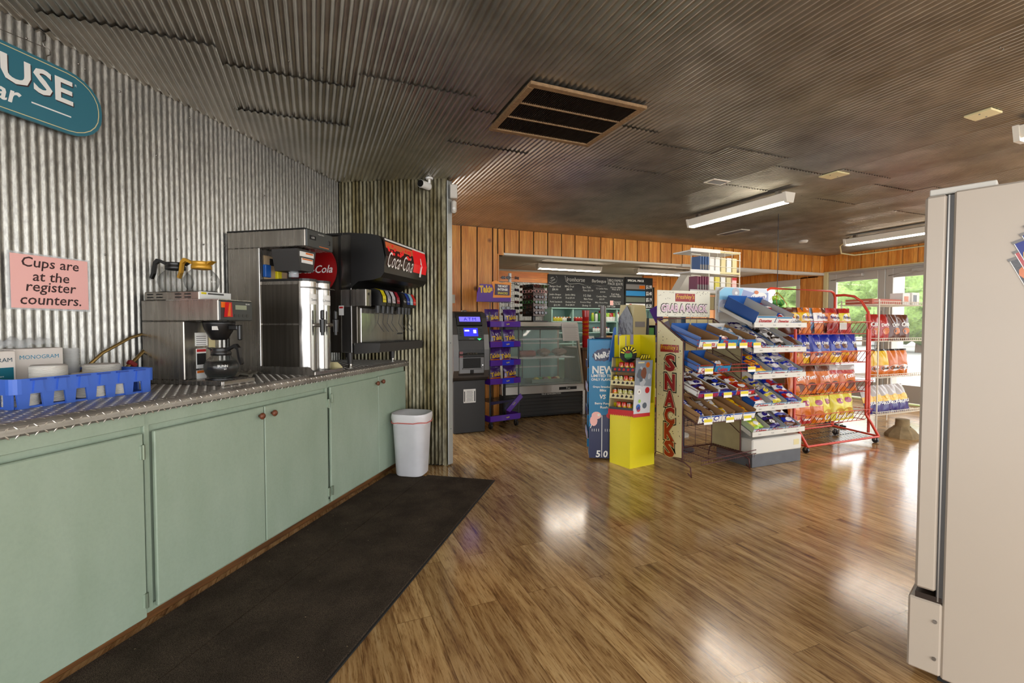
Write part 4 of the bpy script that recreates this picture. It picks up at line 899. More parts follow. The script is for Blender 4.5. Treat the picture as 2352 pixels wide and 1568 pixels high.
# ================= deli case =================
DC = thing('deli_case', 'refrigerated deli case with slanted glass and black louvred base', 'deli case', (2.92, 5.82, 0), 0)
al = M('case_aluminium', (176,170,160), .3, .7)
mb = MB(); mb.box(-.62, .62, .0, .80, .02, .33, 'matt_black', .004)
for i in range(6): mb.prism([(-.012,.05+.045*i),(-.012,.055+.045*i),(.0,.09+.045*i),(.0,.05+.045*i)], -.60, .60, M('louvre_black', (36,35,34), .35), 'yz')
mb.text('TRUE REFRIGERATION', .1, .318, -.006, 'white_ink', w=.3); mb.build('base', DC)
mb = MB(); mb.box(-.62, .62, -.01, .80, .33, .44, al, .004); mb.box(.22, .5, -.013, -.01, .365, .405, 'matt_black'); mb.text('True', .36, .386, -.0145, 'white_ink', h=.024, shear=.2); mb.build('band', DC)
mb = MB()
for x in (-.63, .60): mb.prism([(-.012,.33),(.19,1.30),(.80,1.30),(.80,.44),(.76,.44),(.76,1.26),(.23,1.26),(.045,.44)], x, x+.03, al, 'yz')
mb.prism([(-.012,.0),(-.012,.34),(.06,.34),(.06,.0)], .60, .635, al, 'yz'); mb.box(-.62, .62, .18, .80, 1.245, 1.31, al, .004); mb.box(-.62, .62, .165, .20, 1.20, 1.235, 'dark_grey', .002); mb.build('frame', DC)
mb = MB(); mb.prism([(.01,.44),(.016,.44),(.196,1.235),(.190,1.235)], -.60, .60, M('case_glass', (210,225,215), .03, alpha=.14), 'yz'); mb.build('front_glass', DC)
mb = MB(); mb.box(-.60, .60, .05, .76, .445, .455, 'steel'); mb.box(-.60, .60, .76, .77, .44, 1.26, 'mint_shelf'); 
for x in (-.3, 0, .3): mb.box(x-.006, x+.006, .75, .76, .46, 1.2, 'dark_grey')
for z in (.62, .98): mb.box(-.6, .6, .752, .758, z, z+.02, 'white'); 
mb.build('lining', DC)
for z, y0 in ((.80,.22),(1.06,.28)):
    mb = MB(); 
    for k in range(16): mb.bar((-.60, y0+.03*k, z), (.60, y0+.03*k, z), .0022, 'white_wire', 4)
    mb.box(-.6, .6, y0-.012, y0-.008, z-.012, z+.018, 'clear_plastic'); mb.build('wire_shelf', DC)
DX, DY = 2.92, 5.82
b = MB(); v = [(-.13+.26*t, 0, 0) for t in [i/10 for i in range(11)]]; b.lathe([(0,-.13),(.045,-.12),(.05,-.06),(.05,.07),(.044,.12),(0,.132)], M('bologna_red', (148,50,38), .35), 18, X=T(0,0,.05,ry=pi/2)); tag(b.build('meat_roll', loc=(DX-.08, DY+.40, .803)), 'red meat roll on the upper shelf of the deli case', 'food')
def lump(name, label, loc, sx, sy_, sz, m, seed, cat='food', grp=None):
    rnd = random.Random(seed); b = MB(); N, K = 12, 6; v = []; f = []
    for j in range(K+1):
        th = pi*j/K
        for i in range(N): ph_ = 2*pi*i/N; q = rnd.uniform(.8, 1.1); sg = lambda t: math.copysign(abs(t)**.6, t); v.append((sx*q*sin(th)*sg(cos(ph_)), sy_*q*sin(th)*sg(sin(ph_)), sz*(1-cos(th)*q*.95)))
    for j in range(K):
        for i in range(N): f.append((j*N+i, j*N+(i+1) % N, (j+1)*N+(i+1) % N, (j+1)*N+i))
    b.add(v, f, m); return tag(b.build(name, loc=loc), label, cat, grp)
lump('wrapped_meat', 'paper wrapped block at the middle of the deli case shelf', (DX+.20, DY+.42, .803), .10, .08, .065, M('butcher_paper', (150,120,106), .8), 1); lump('wrapped_meat', 'paper wrapped block at the right end of the deli case shelf', (DX+.44, DY+.40, .803), .11, .08, .065, 'butcher_paper', 2)
b = MB(); b.box(-.24, .26, -.10, .12, 0, .006, 'steel'); 
for s in (-1,1): b.box(-.24, .26, s*.11-.002, s*.11+.002, 0, .05, M('basket_green', (110,116,96), .5)); b.box(s*.25-.002+.01, s*.25+.002+.01, -.11, .11, 0, .05, 'basket_green')
tag(b.build('food_basket', loc=(DX+.12, DY+.26, .456)), 'low metal basket on the floor of the deli case', 'basket')
for i in range(6): lump('produce', 'small vegetable heaped in the deli case basket', (DX+.0+.07*i, DY+.26+.04*(i % 2), .465), .045, .045, .03, ['foil_lemon','green','butcher_paper','foil_lime','bologna_red','cream'][i], i+4, grp='produce in the deli basket')
b = MB(); b.box(-.135, .135, -.001, .001, -.255, .0, M('paper', (206,198,190), .7)); 
for i in range(16): b.box(-.11, .09+.015*(i % 3), -.0018, -.001, -.03-.014*i, -.027-.014*i, M('grey_ink', (150,144,140), .7))
o = b.build('paper_sheet', loc=(DX+.49, DY+.178, 1.29), rot=(-.20, 0, 0)); tag(o, 'sheet of white paper taped to the top of the deli case', 'paper')
# ================= sunglasses =================
def sunglasses(loc, rot, fm, lm, label, grp):
    key = (fm, lm)
    if key not in _BC:
        mb = MB()
        for s in (-1, 1):
            pts = [(s*.034+.030*cos(a), 0, .021*sin(a)) for a in [2*pi*i/12 for i in range(12)]]; mb.tube(pts, .0034, fm, 5, closed=True); mb.disc(s*.034, 0, .0005, .028, .019, lm, 12)
            mb.bar((s*.066, 0, .006), (s*.070, .09, .004), .0028, fm, 4)
        mb.bar((-.008,0,.004), (.008,0,.004), .003, fm, 4); o = mb.build('sunglasses'); _BC[key] = o.data
    else: o = bpy.data.objects.new('sunglasses', _BC[key]); COL.objects.link(o)
    o.location = loc; o.rotation_euler = rot; return tag(o, label, 'sunglasses', grp)
M('lens_dark', (24,20,20), .08); M('lens_brown', (80,44,30), .1)
SG = thing('sunglasses_stand', 'square countertop stand of sunglasses on top of the deli case', 'display stand', (2.93, 6.20, 1.31), .35)
mb = MB(); mb.box(-.15, .15, -.15, .15, 0, .02, 'black_plastic', .004); mb.cyl(0, 0, .02, .10, .03, 'black_plastic', 12); mb.build('base', SG)
mb = MB(); mb.box(-.115, .115, -.115, .115, .08, .53, M('mirror_dark', (64,50,44), .2, .6), .004); mb.build('column', SG)
mb = MB(); mb.box(-.16, .16, -.16, .16, .53, .545, 'clear_plastic', .003); mb.build('top_plate', SG)
k = 0
for face in (0, 3):
    for r in range(6):
        for c in range(2 if face == 0 else 2):
            an = .35+(-pi/2 if face == 3 else 0); lx_, ly_ = (-.062+.124*c), -.155; X_, Y_ = 2.93+lx_*cos(an)-ly_*sin(an), 6.20+lx_*sin(an)+ly_*cos(an)
            fm = ['black_plastic','brown_knob','black_plastic','white','dark_red','green'][(r*2+c+face) % 6] if r % 2 else ['black_plastic','green','pink'][(r//2+c*0+face) % 3]
            sunglasses((X_, Y_, 1.31+.13+.075*r), (0,0,an), fm, 'lens_dark' if k % 3 else 'lens_brown', '%s sunglasses, %s row from the top on the %s face of the deli case stand' % ({'black_plastic':'black framed','brown_knob':'brown framed','white':'white framed','dark_red':'dark red framed','green':'green framed','pink':'pink framed'}[fm], ORD[5-r], 'front' if face == 0 else 'left'), 'sunglasses on the deli case stand'); k += 1
SP = thing('sunglasses_post', 'tall slim white post of sunglasses behind the purple snack header', 'display stand', (2.58, 6.25, 0), .2)
mb = MB(); mb.box(-.018, .018, -.018, .018, 1.32, 2.0, 'white', .003); mb.cyl(0,0,1.311,1.33,.09,'white',20); mb.build('post', SP)
mb = MB()
for z in [1.40+.085*i for i in range(7)]:
    for s in (-1, 1): mb.bar((s*.01, -.02, z), (s*.12, -.05, z+.02), .003, 'white', 4)
mb.build('prong', SP)
for i in range(7):
    for s in (-1, 1): sunglasses((2.58+s*.085, 6.19, 1.42+.085*i), (0,0,s*.5+.2), ['black_plastic','dark_purple','black_plastic','dark_red'][(i+s) % 4], 'lens_dark', '%s dark sunglasses from the bottom on the %s side of the tall white post' % (ORD[i], 'right' if s > 0 else 'left'), 'sunglasses on the white post')
# ================= register room contents =================
t = thing('chalkboard', 'black chalkboard menu hand lettered in white chalk above the mint shelves', 'chalkboard', (5.17, 8.372, 1.945))
mb = MB(); mb.box(-.90, .90, 0, .02, -.33, .33, M('slate', (50,50,50), .75, var=.2, bscale=3), .003); mb.build('board', t)
mb = MB(); Y_ = -.0015
mb.text('Ironhorse', -.27, .245, Y_, 'chalk', w=.42, h=.085, shear=.1); mb.text('Barbeque', .28, .225, Y_, 'chalk', w=.34, h=.085, shear=.1)
mb.text('We\nCater', -.80, .24, Y_, 'chalk', w=.11, rot=.5); mb.text('BBQ FAMILY\nPACK $24.95', .69, .22, Y_, 'chalk', w=.36, h=.13); mb.text('Dexter BBQ\nPlate $10', .70, .09, Y_, 'chalk', w=.27, h=.075); mb.text('Full Slab\nof Ribs $25', .68, -.05, Y_, 'chalk', w=.28, h=.08); mb.text('Dessert\n$10.00', .72, -.21, Y_, 'chalk', w=.2, h=.08)
mb.tube([(-.52,Y_,.31),(-.50,Y_,.20),(-.42,Y_,.15),(-.2,Y_,.17),(.05,Y_,.12),(.12,Y_,.15),(.3,Y_,.13),(.45,Y_,.14),(.50,Y_,.20),(.48,Y_,.30)], .004, 'chalk', 4); mb.tube([(-.88,Y_,.17),(-.80,Y_,.15),(-.72,Y_,.18),(-.69,Y_,.25),(-.72,Y_,.30)], .003, 'chalk', 4)
for (x, z, s_, w_) in [(-.74,.09,'Burger Deal',.24),(-.74,.03,'$8.00',.13),(-.42,.10,'BBQ Deal',.2),(-.42,.04,'$8.00',.13),(-.02,.09,'3pc Fish',.2),(.02,.03,'Plate $11.99',.24),(.35,.08,'12 Catfish Plate',.28),(.37,.01,'$14.00',.12),
    (-.74,-.07,'Jumbo Burger',.26),(-.70,-.13,'Deal $9.00',.2),(-.40,-.07,'Jumbo BBQ',.23),(-.40,-.13,'Deal $9.00',.2),(.0,-.07,'1/2 Slab',.18),(.02,-.14,'Ribs Fries',.2),(.34,-.08,'Combo Plate',.25),(.35,-.14,'$12.99',.12),
    (-.72,-.21,'Pork Sandwich',.27),(-.70,-.28,'$11.99',.14),(-.40,-.21,'Chicken Deal',.23),(-.40,-.27,'Deal $8.00',.2),(-.04,-.21,'Boneless Wings',.24),(-.02,-.28,'Shrimp 11',.2),(.34,-.21,'BBQ Cheese Fries',.3),(.34,-.28,'$10.00',.14)]: mb.text(s_, x, z, Y_, 'chalk', w=w_, res=1)
mb.text('339-1258', .58, -.285, Y_, 'chalk', w=.2); mb.build('chalk_writing', t)
mb = MB(); mb.box(.55, .63, -.003, -.001, -.26, -.16, 'pink'); mb.build('sticky_note', t)
t = thing('round_plaque', 'round yellow and blue plaque on the far corrugated wall behind the sunglasses', 'sign', (3.95, 8.42, 1.76))
mb = MB(); mb.cyl(0,0,0,.02,.19,'gold',28,axis='y'); mb.cyl(0,0,-.004,0,.175,'white_ink',28,axis='y'); mb.cyl(0,0,-.008,-.004,.12,'teal',24,axis='y'); mb.cyl(0,0,-.012,-.008,.08,'white_ink',24,axis='y'); mb.build('disc', t)
t = thing('price_board', 'black price sign with coloured product strips right of the chalkboard', 'sign', (6.46, 8.372, 1.95))
mb = MB(); mb.box(-.36, .36, 0, .02, -.34, .34, 'matt_black', .003); mb.build('board', t)
mb = MB(); mb.text('SPECIAL PRICE', -.09, .27, -.0012, 'white_ink', w=.42, h=.045, bold=.04)
for i, (m, z) in enumerate([(M('strip_grey',(120,116,112),.5),.14),(M('strip_blue',(20,130,190),.5),.0),(M('strip_olive',(92,100,84),.5),-.135),('white_ink',-.27)]):
    mb.box(-.34, .16, -.003, -.001, z-.052, z+.052, m); mb.text(['$1.99','$3.40','$5.19','$5.50'][i], .26, z, -.0012, 'white_ink', h=.09, w=.15, bold=.02)
mb.disc(-.22, -.27, -.004, .06, .045, 'red', 14); mb.box(.0,.15,-.0045,-.003,.10,.17,'foil_orange'); mb.text('MENTHOL', .02, -.255, -.0042, 'red', w=.2); mb.build('lettering', t)
# second thin board strip above window zone: mint shelves
MS = thing('wall_shelving', 'mint green shelving of groceries under the chalkboard', 'shelving', (5.5, 8.40, 0))
mb = MB(); mb.box(-1.30, 1.36, -.02, .0, 0, 1.60, 'mint_shelf'); mb.box(-1.32, 1.38, -.36, 0, 1.585, 1.605, 'mint_shelf', .003)
for x in (-1.30, -.84, .18, .72, 1.34): mb.box(x-.012, x+.012, -.34, 0, .3, 1.585, 'mint_shelf', .002)
mb.build('frame', MS)
for z in (.62, .92, 1.13, 1.345): mb = MB(); mb.box(-1.30, 1.36, -.34, 0, z-.02, z, 'mint_shelf', .002); mb.build('shelf', MS)
def jar(loc, r, h, body, cap, label, grp, cat='jar', name='jar'):
    key = ('j', r, h, body, cap)
    if key not in _BC:
        b = MB(); b.lathe([(0,0),(r,0),(r,h*.72),(r*.75,h*.80),(r*.72,h*.82)], body, 10); b.lathe([(r*.78,h*.80),(r*.78,h),(0,h)], cap, 10); o = b.build(name); _BC[key] = o.data
    else: o = bpy.data.objects.new(name, _BC[key]); COL.objects.link(o)
    o.location = loc; return tag(o, label, cat, grp)
G1 = 'small bottles on the top mint shelf'
for i in range(22):
    body = ['foil_lemon','foil_lemon','white','foil_dark','dark_red','red','red'][min(i//3, 6)]; cn = {'foil_lemon':'yellow','white':'white','foil_dark':'dark','dark_red':'dark red','red':'red'}[body]
    jar((4.27+.033*i, 8.12, 1.346), .014, .085, body, 'white' if i % 2 else 'foil_orange', 'tiny %s bottle in the row of small bottles at the left of the top mint shelf' % cn, G1, 'bottle', 'bottle')
for i in range(16):
    body = ['foil_lime','white','green','foil_lemon','sky_blue','white'][i % 6]; cap = ['foil_lemon','green','red','white','foil_navy'][i % 5]
    if 4 <= i <= 6: continue
    jar((5.15+.085*i, 8.14, 1.346), .030, .17+.02*(i % 3), body, cap, '%s grocery bottle, %s from the left of the tall bottles on the top mint shelf' % ({'foil_lime':'lime','white':'white','green':'green','foil_lemon':'yellow','sky_blue':'blue'}[body], ORD[i]), 'tall bottles on the top mint shelf', 'bottle', 'bottle')
for i in range(8): jar((5.17+.05*i, 8.13, 1.131), .021, .10, 'white', ['red','foil_navy'][i % 2], 'small white bottle in the row on the second mint shelf', 'small white bottles on the second mint shelf', 'bottle', 'bottle')
for i in range(3): bag('snack_bag', '%s green pouch lying among the tall bottles on the top mint shelf' % ORD[i], 'pouches on the mint shelf', (5.50+.09*i, 8.13, 1.348), .10, .17, .04, [(.5,'white'),(1,['foil_lime','foil_red','foil_lime'][i])], seed=i, key='pouch%d' % (i % 2), cat='pouch')
def carton2(name, label, loc, w, d, h, m, rz=0, cat='box', grp=None, deco=None):
    b = MB(); b.box(-w/2, w/2, -d/2, d/2, 0, h, m, .003)
    if deco: deco(b, w, d, h)
    return tag(b.build(name, loc=loc, rz=rz), label, cat, grp)
carton2('cardboard_box', 'tan cardboard box at the right of the lowest visible mint shelf', (5.60, 8.2, .921), .30, .22, .14, 'cardboard')
carton2('small_box', 'small white box with black squares on the lowest visible mint shelf', (5.13, 8.2, .921), .13, .1, .13, 'white', deco=lambda b, w, d, h: (b.box(-.05,-.01,-d/2-.002,-d/2,.03,.07,'foil_navy'), b.box(.01,.05,-d/2-.002,-d/2,.05,.09,'foil_navy')))
jar((5.36, 8.18, .921), .035, .12, 'blue', 'white', 'blue topped tub beside the tan box on the mint shelf', None, 'jar')
# checkout counter behind the deli case and displays
CK = thing('checkout_counter', 'dark wooden checkout counter under the fascia, mostly hidden behind displays', 'counter', (3.62, 5.98, 0))
mb = MB(); mb.box(0, 3.6, .0, .55, 0, .90, 'brown_trim_wood', .004); mb.build('body', CK); mb = MB(); mb.box(-.02, 3.62, -.03, .58, .90, .935, 'brown_trim_wood', .004); mb.build('top', CK)
t = thing('cup_stack', 'tall stack of red and orange plastic cups on the checkout counter', 'cups', (3.74, 6.10, .935))
mb = MB(); r = .052
for i in range(15):
    z = .03*i; m = 'red' if (i < 5 or i > 12 or i % 2) else 'foil_orange'
    mb.lathe([(r*.86, z), (r, z+.026), (r*1.04, z+.03)], m, 16)
mb.lathe([(r,.45),(r*1.06,.545),(r*1.06,.55),(0,.55)], M('clear_red', (190,36,26), .2), 16); mb.build('cups', t)
t = thing('tube_dispenser', 'tall grey cup tube dispenser standing above the blue rack', 'dispenser', (3.35, 5.05, 0))
mb = MB(); mb.cyl(0,0,0,.02,.12,'dark_grey',16); mb.cyl(0,0,.02,1.12,.04,'steel',14); mb.build('stand', t); mb = MB(); mb.cyl(0,0,1.0,1.50,.038,M('smoke_tube',(120,112,110),.2),16); mb.build('tube', t)
# ================= Nerds display =================
ND = thing('candy_display', 'tall blue cardboard candy display with football field base', 'candy display', (2.36, 3.785, 0), -.50)
mb = MB(); mb.box(.0, .265, .0, .008, .02, 1.125, 'sky_blue', .006); mb.build('side_panel', ND)
mb = MB(); mb.prism([(.002,.02),(.263,.02),(.263,.43),(.18,.43),(.10,.42),(.06,.36),(.002,.31)], -.001, .0, 'foil_navy' if False else 'navy'); mb.box(.118, .124, -.002, -.001, .03, .42, 'white_ink')
for i in range(4):
    for s in (-1, 1): mb.box(.121+s*(.03+.02*i)-.002, .121+s*(.03+.02*i)+.002, -.002, -.001, .27, .295, 'white_ink')
mb.prism([(.012,.30),(.018,.30),(.06,.42),(.05,.42)], -.002, -.001, 'white_ink'); mb.text('5', .088, .06, -.0022, 'white_ink', h=.065, bold=.03, shear=.1); mb.text('0', .155, .06, -.0022, 'white_ink', h=.065, bold=.03, shear=.1)
random.seed(31); N = 40; mb.add([(.135+(.105+random.uniform(-.008,.008))*cos(2*pi*i/N), -.0012, .985+(.058+random.uniform(-.006,.006))*sin(2*pi*i/N)+.10*cos(2*pi*i/N)*.15) for i in range(N)], [tuple(range(N))], 'navy')
mb.text('NeRds', .135, .985, -.0025, 'white_ink', w=.17, h=.058, bold=.05, rot=.2)
for s_, x, z, w_, h_ in (('NEW', .13, .845, .20, .072), ('LIMITED TIME', .13, .79, .22, .026), ('ONLY FLAVORS', .13, .755, .22, .024), ('Grape Strawberry', .13, .685, .19, .024), ('Blitz', .13, .655, .06, .022), ('VS', .125, .595, .06, .042), ('Berry Punch', .13, .53, .15, .026), ('Rush', .14, .497, .07, .022)): mb.text(s_, x, z, -.002, 'white_ink', w=w_, h=h_, bold=.03, shear=.12 if s_ == 'VS' else 0)
mb.disc(.07, .42, -.003, .045, .035, 'pink', 14); mb.disc(.045, .37, -.0028, .035, .05, 'pink', 12); mb.disc(.20, .42, -.003, .04, .03, 'red', 12); mb.disc(.09, .425, -.004, .012, .012, 'white_ink', 8); mb.build('print', ND)
mb = MB(); mb.box(.0, .265, .30, .308, .02, 1.125, 'sky_blue', .004); mb.box(.255, .265, .0, .305, .02, 1.12, 'cardboard'); mb.box(.0,.265,.0,.305,.02,.05,'cardboard'); mb.build('shell', ND)
for i, z in enumerate((.20, .42, .64, .86)):
    mb = MB(); mb.box(-.01, .26, .008, .30, z, z+.006, 'cardboard'); mb.box(-.016, -.01, .008, .30, z, z+.07, 'navy' if i % 2 else M('lilac', (150,146,170), .5)); mb.build('shelf', ND)
for i, z in enumerate((.20,.42,.64,.86)):
    for j in range(3): carton2('candy_box', '%s candy box on the %s shelf from the bottom of the blue candy display' % (['red','pink','grey'][j], ORD[i]), (2.36+.035*cos(.5)+(.06+.085*j)*sin(.5), 3.785-.035*sin(.5)+(.06+.085*j)*cos(.5), z+.0065), .05, .07, .12, ['dark_red','pink','dark_grey'][j], -.50, 'candy box', 'boxes in the blue candy display')
# ================= yellow display with jar tray =================
YD = thing('jar_display', 'yellow cardboard floor display holding a tilted tray of candy jars', 'candy display', (2.54, 3.40, 0), .04)
ye = M('card_yellow', (224,208,18), .45); ye2 = M('card_yellow_inner', (206,188,20), .6)
mb = MB(); fpY = [(0,0),(.30,.03),(.30,.25),(-.03,.25)]; mb.prism(fpY, 0, .56, ye, 'xy'); mb.build('base', YD)
mb = MB(); mb.prism([(.0,.56),(.30,.56),(.30,1.17),(.0,1.17)], .22, .235, ye); mb.prism([(.10,.56),(.30,.56),(.30,1.17),(.16,1.17)], .03, .22, ye) if False else None
mb.box(.288, .30, .03, .235, .56, 1.17, ye); mb.box(.0, .06, .15, .16, .85, 1.165, ye)
for x in (.03, .17): mb.box(x, x+.035, .215, .221, 1.08, 1.175, 'lilac'); 
mb.box(.075,.115,.205,.219,.95,1.16,'lilac'); mb.build('back_panel', YD)
mb = MB(); mb.prism([(-.06,.93),(.02,.93),(.02,1.24),(-.0,1.24)], .232, .24, 'blue'); mb.build('blue_flap', YD)
# hazard striped round header
mb = MB(); mb.disc(.04, 1.0, .08, .095, .075, 'matt_black', 16)
for i in range(7): 
    a = .2+.42*i; mb.prism([(.04+.05*cos(a), 1.0+.04*sin(a)), (.04+.09*cos(a), 1.0+.07*sin(a)), (.04+.09*cos(a+.2), 1.0+.07*sin(a+.2)), (.04+.05*cos(a+.2), 1.0+.04*sin(a+.2))], .076, .079, 'yellow')
mb.disc(.035, .99, .0755, .045, .035, 'green', 10); mb.disc(.03, 1.02, .075, .03, .012, 'dark_red', 10); 
mb.prism([(.12,.965),(.25,.955),(.22,.995),(.15,1.0)], .03, .034, 'matt_black')
for i in range(4): mb.prism([(.128+.03*i,.963),(.143+.03*i,.962),(.163+.025*i,.992),(.148+.025*i,.993)], .028, .030, 'yellow')
mb.build('header', YD)
# tray, tilted back; local frame: front open face looks along -y'
TR = thing('jar_tray', 'four tier cardboard tray of candy jars hung on the yellow display', 'tray', (2.525, 3.345, .50), -.95, rot=(-.0, 0, -.95))
tl = .14; SX = Matrix.Shear('XY', 4, (0, 0)) if False else I4
Tt = Matrix(((1,0,0,0),(0,1,tl*1.3,0),(0,0,1,0),(0,0,0,1)))   # the tray leans back as a plain shear of its own boards
W_, H_, D_ = .215, .47, .13
def tb(nm, *boxes):
    mb = MB()
    for bx in boxes: mb.box(*bx[:6], bx[6], X=Tt)
    return mb.build(nm, TR)
card_g = M('card_grey', (150,148,144), .6); card_d = M('card_slate', (44,52,58), .5)
tb('back', (-W_, 0, D_-.004, D_, 0, H_, 'cardboard')); tb('left_side', (-W_-.003, -W_, 0, D_, 0, H_, 'cream')); tb('right_side', (0, .003, -.005, D_, 0, H_, card_g)); tb('top_board', (-W_, 0, .0, D_, H_-.003, H_, card_d)); 
for i in range(4): tb('tier', (-W_, 0, 0, D_, .012+.115*i, .016+.115*i, 'cardboard'), (-W_, 0, -.003, 0, .0+.115*i, .042+.115*i, [card_d,'cream','cream',card_d][3-i]))
mb = MB(); mb.box(-W_-.004, .004, -.006, -.003, -.02, .022, 'red', X=Tt)
for i in range(14): mb.prism([(-W_+.016*i,-.02),(-W_+.016*i+.008,-.032),(-W_+.016*i+.016,-.02)], -.006, -.003, 'red', X=Tt)
mb.box(.003, .006, -.006, D_+.03, -.02, .022, 'red', X=Tt)
for i, z in enumerate((.14, .255, .37)):
    for j in range(5): mb.prism([(-W_+.02+.04*j, z-.012), (-W_+.04+.04*j, z-.012), (-W_+.045+.04*j, z), (-W_+.03+.04*j, z+.012), (-W_+.022+.04*j, z)], -.0045, -.0035, 'foil_dark' if i < 2 else 'red', X=T(0,0,-.0) @ Tt)
mb.build('trim_print', TR)
# printed side wing facing right-front
WG = MB(); wing = [(0,-.02),(.185,-.04),(.21,.45),(.03,.47)]
Xw = T(0,-.004,0,rz=.95+.10) @ Matrix(((1,0,0,0),(0,1,.0,0),(0,0,1,0),(0,0,0,1)))
LN = Matrix.Translation((0,0,0)) @ Tt
def wq(poly, y, m): 
    v = [(p[0], y, p[1]) for p in poly]; WG.add([tuple(Tt @ Vector((*(Matrix.Rotation(1.0,3,'Z') @ Vector((a,b,0)))[:2], c))) for a, b, c in v], [tuple(range(len(v)))], m)
rnd = random.Random(8)
wq([(0,-.02),(.185,-.02),(.185,.45),(0,.45)], -.004, M('wing_white', (206,206,206), .5)); wq([(0,.24),(.185,.22),(.185,.45),(0,.45)], -.005, M('wing_grey', (132,140,146), .5))
for c in range(9):
    cx, cz, r = rnd.uniform(.03,.16), rnd.uniform(.24,.38), rnd.uniform(.015,.04); wq([(cx+r*cos(a)*rnd.uniform(.6,1.2), cz+r*1.3*sin(a)) for a in [2*pi*i/9 for i in range(9)]], -.0055-c*.0001, [M('ash',(176,178,180),.6),M('slate_blue',(84,92,100),.6),M('rust_brown',(116,66,40),.6)][c % 3])
for cx, cz, r, m in ((.13,.41,.022,'foil_orange'),(.05,.18,.022,'white'),(.05,.18,.008,'brown_knob'),(.14,.19,.025,'red'),(.06,.10,.014,'foil_lime'),(.12,.06,.024,'slate_blue'),(.05,.05,.024,'blue'),(.055,.03,.02,'red')): wq([(cx+r*cos(a), cz+r*sin(a)*1.1) for a in [2*pi*i/9 for i in range(9)]], -.0075, m)
wq([(.02,.425),(.09,.425),(.09,.438),(.02,.438)], -.0075, 'cream'); wq([(.0,-.035),(.185,-.035),(.185,-.005),(0,-.005)], -.008, 'red'); WG.build('printed_wing', TR)
# jars (top-level, they stand in the tray)
ca, sa = cos(-.95), sin(-.95); k = 0
gl_ = {'r': ('jar_red', (196,60,24)), 'y': ('jar_yellow', (222,200,30)), 'g': ('jar_olive', (176,168,70)), 'o': ('jar_orange', (220,96,30))}
rows = ['rrr', 'yyrrr'[:4].replace('yyrr','ygro'), 'oggg', 'rrro'[:4]]
names = {'r':'red','y':'bright yellow','g':'olive yellow','o':'orange'}
for ri, row in enumerate(['rrr','ygro','oggg','rro']):
    zi = 3-ri; n_ = len(row)
    for j, c in enumerate(row):
        xl = -W_+.032+(.045 if n_ == 3 else 0)+.0475*j; yl = .035; zl = .0165+.115*zi; x_, y_, z_ = xl, yl+zl*tl*1.3+.05*tl, zl+.0005
        wx, wy = 2.525+x_*ca-y_*sa, 3.345+x_*sa+y_*ca
        t = thing('candy_jar', '%s candy jar, %s from the left on the %s tier down of the jar tray' % (names[c], ORD[j], ORD[ri]), 'jar', (wx, wy, .50+z_), 0, 'candy jars in the tray'); k += 1
        b = MB(); b.lathe([(0,0),(.020,0),(.0222,.004),(.0222,.050),(.019,.056)], M(gl_[c][0], gl_[c][1], .15, coat=.6), 12); b.lathe([(.0226,.012),(.0226,.036)], 'cream' if c in 'gy' else 'foil_yellow', 12, arc=2.2, a0=-2.6); b.build('body', t); b = MB(); b.lathe([(.0195,.055),(.0195,.068),(0,.068)], 'clear_red' if c == 'r' else 'steel', 12); b.build('lid', t)
# ================= Freshley's snack rack =================
FR = thing('snack_rack', 'dark red wire snack rack with cream SNACKS side panel and sloping trays', 'display rack', (2.85, 3.05, 0), 0)
X0, X1, YB, YF = .0, .66, .38, .05
bw_ = 'brown_wire'
mb = MB()
for x in (X0, X1):
    mb.bar((x, YF, .12), (x, YF, 1.13), .006, bw_); mb.bar((x, YB, .10), (x, YB, 1.32), .006, bw_); mb.bar((x, YF, 1.13), (x, YB, 1.32), .006, bw_)
    mb.tube([(x, YB+.04, .0+.006), (x, YB+.02, .09), (x, YB, .12), (x, YF-.02, .11), (x, -.045, .085), (x, -.055, .006), (x, -.015, .03)], .006, bw_, 6)
mb.bar((X0, YB, 1.32), (X1, YB, 1.32), .006, bw_); mb.bar((X0, YB, .12), (X1, YB, .12), .006, bw_)
for i in range(5): mb.bar((X0+X1*.2*i+.06, YB, .12), (X0+X1*.2*i+.06, YB, 1.32), .003, bw_, 4)
for i in range(6): mb.bar((X1+.001, YF, .35+.15*i), (X1+.001, YB, .18+.15*i), .0035, bw_, 4) if False else mb.bar((X1-.012, YF, .30+.16*i), (X1-.012, YB, .50+.16*i), .0035, bw_, 4)
mb.build('frame', FR)
mb = MB(); pnl = [(YF+.006,.14),(YB-.006,.10),(YB-.006,1.305),(YF+.006,1.12)]
mb.prism(pnl, -.004, .001, M('panel_cream', (218,204,156), .5), 'yz'); mb.build('left_panel', FR)
# lettering on the left panel: faces -x, so rotate by -90 deg
mb = MB(); XR = T(-.005, 0, 0, rz=-pi/2)         # local x -> -y
def PX(y): return -y
cx_ = -(YF+YB)/2
for i, ch in enumerate('SNACKS'):
    z = .93-.145*i-.02*(i > 0)
    mb.text(ch, cx_+.01, z, .0, 'matt_black', h=.175, w=.165, bold=.10, X=XR); mb.text(ch, cx_+.01, z, -.0008, 'foil_yellow' if False else 'cream', h=.155, w=.145, bold=.07, X=XR); mb.text(ch, cx_+.01, z, -.0016, M('snack_red', (150,14,16), .4), h=.145, w=.13, bold=.05, X=XR)
mb.box(cx_-.12, cx_+.12, -.002, -.0005, 1.015-.035, 1.015+.035, 'snack_red', X=XR) if False else mb.box(cx_-.115, cx_+.115, -.001, -.0003, .985+.04, .985+.105, 'snack_red', X=XR); mb.text("Freshley's", cx_, 1.062, -.0018, 'foil_yellow', w=.21, h=.055, X=XR, shear=.2)
rnd = random.Random(2)
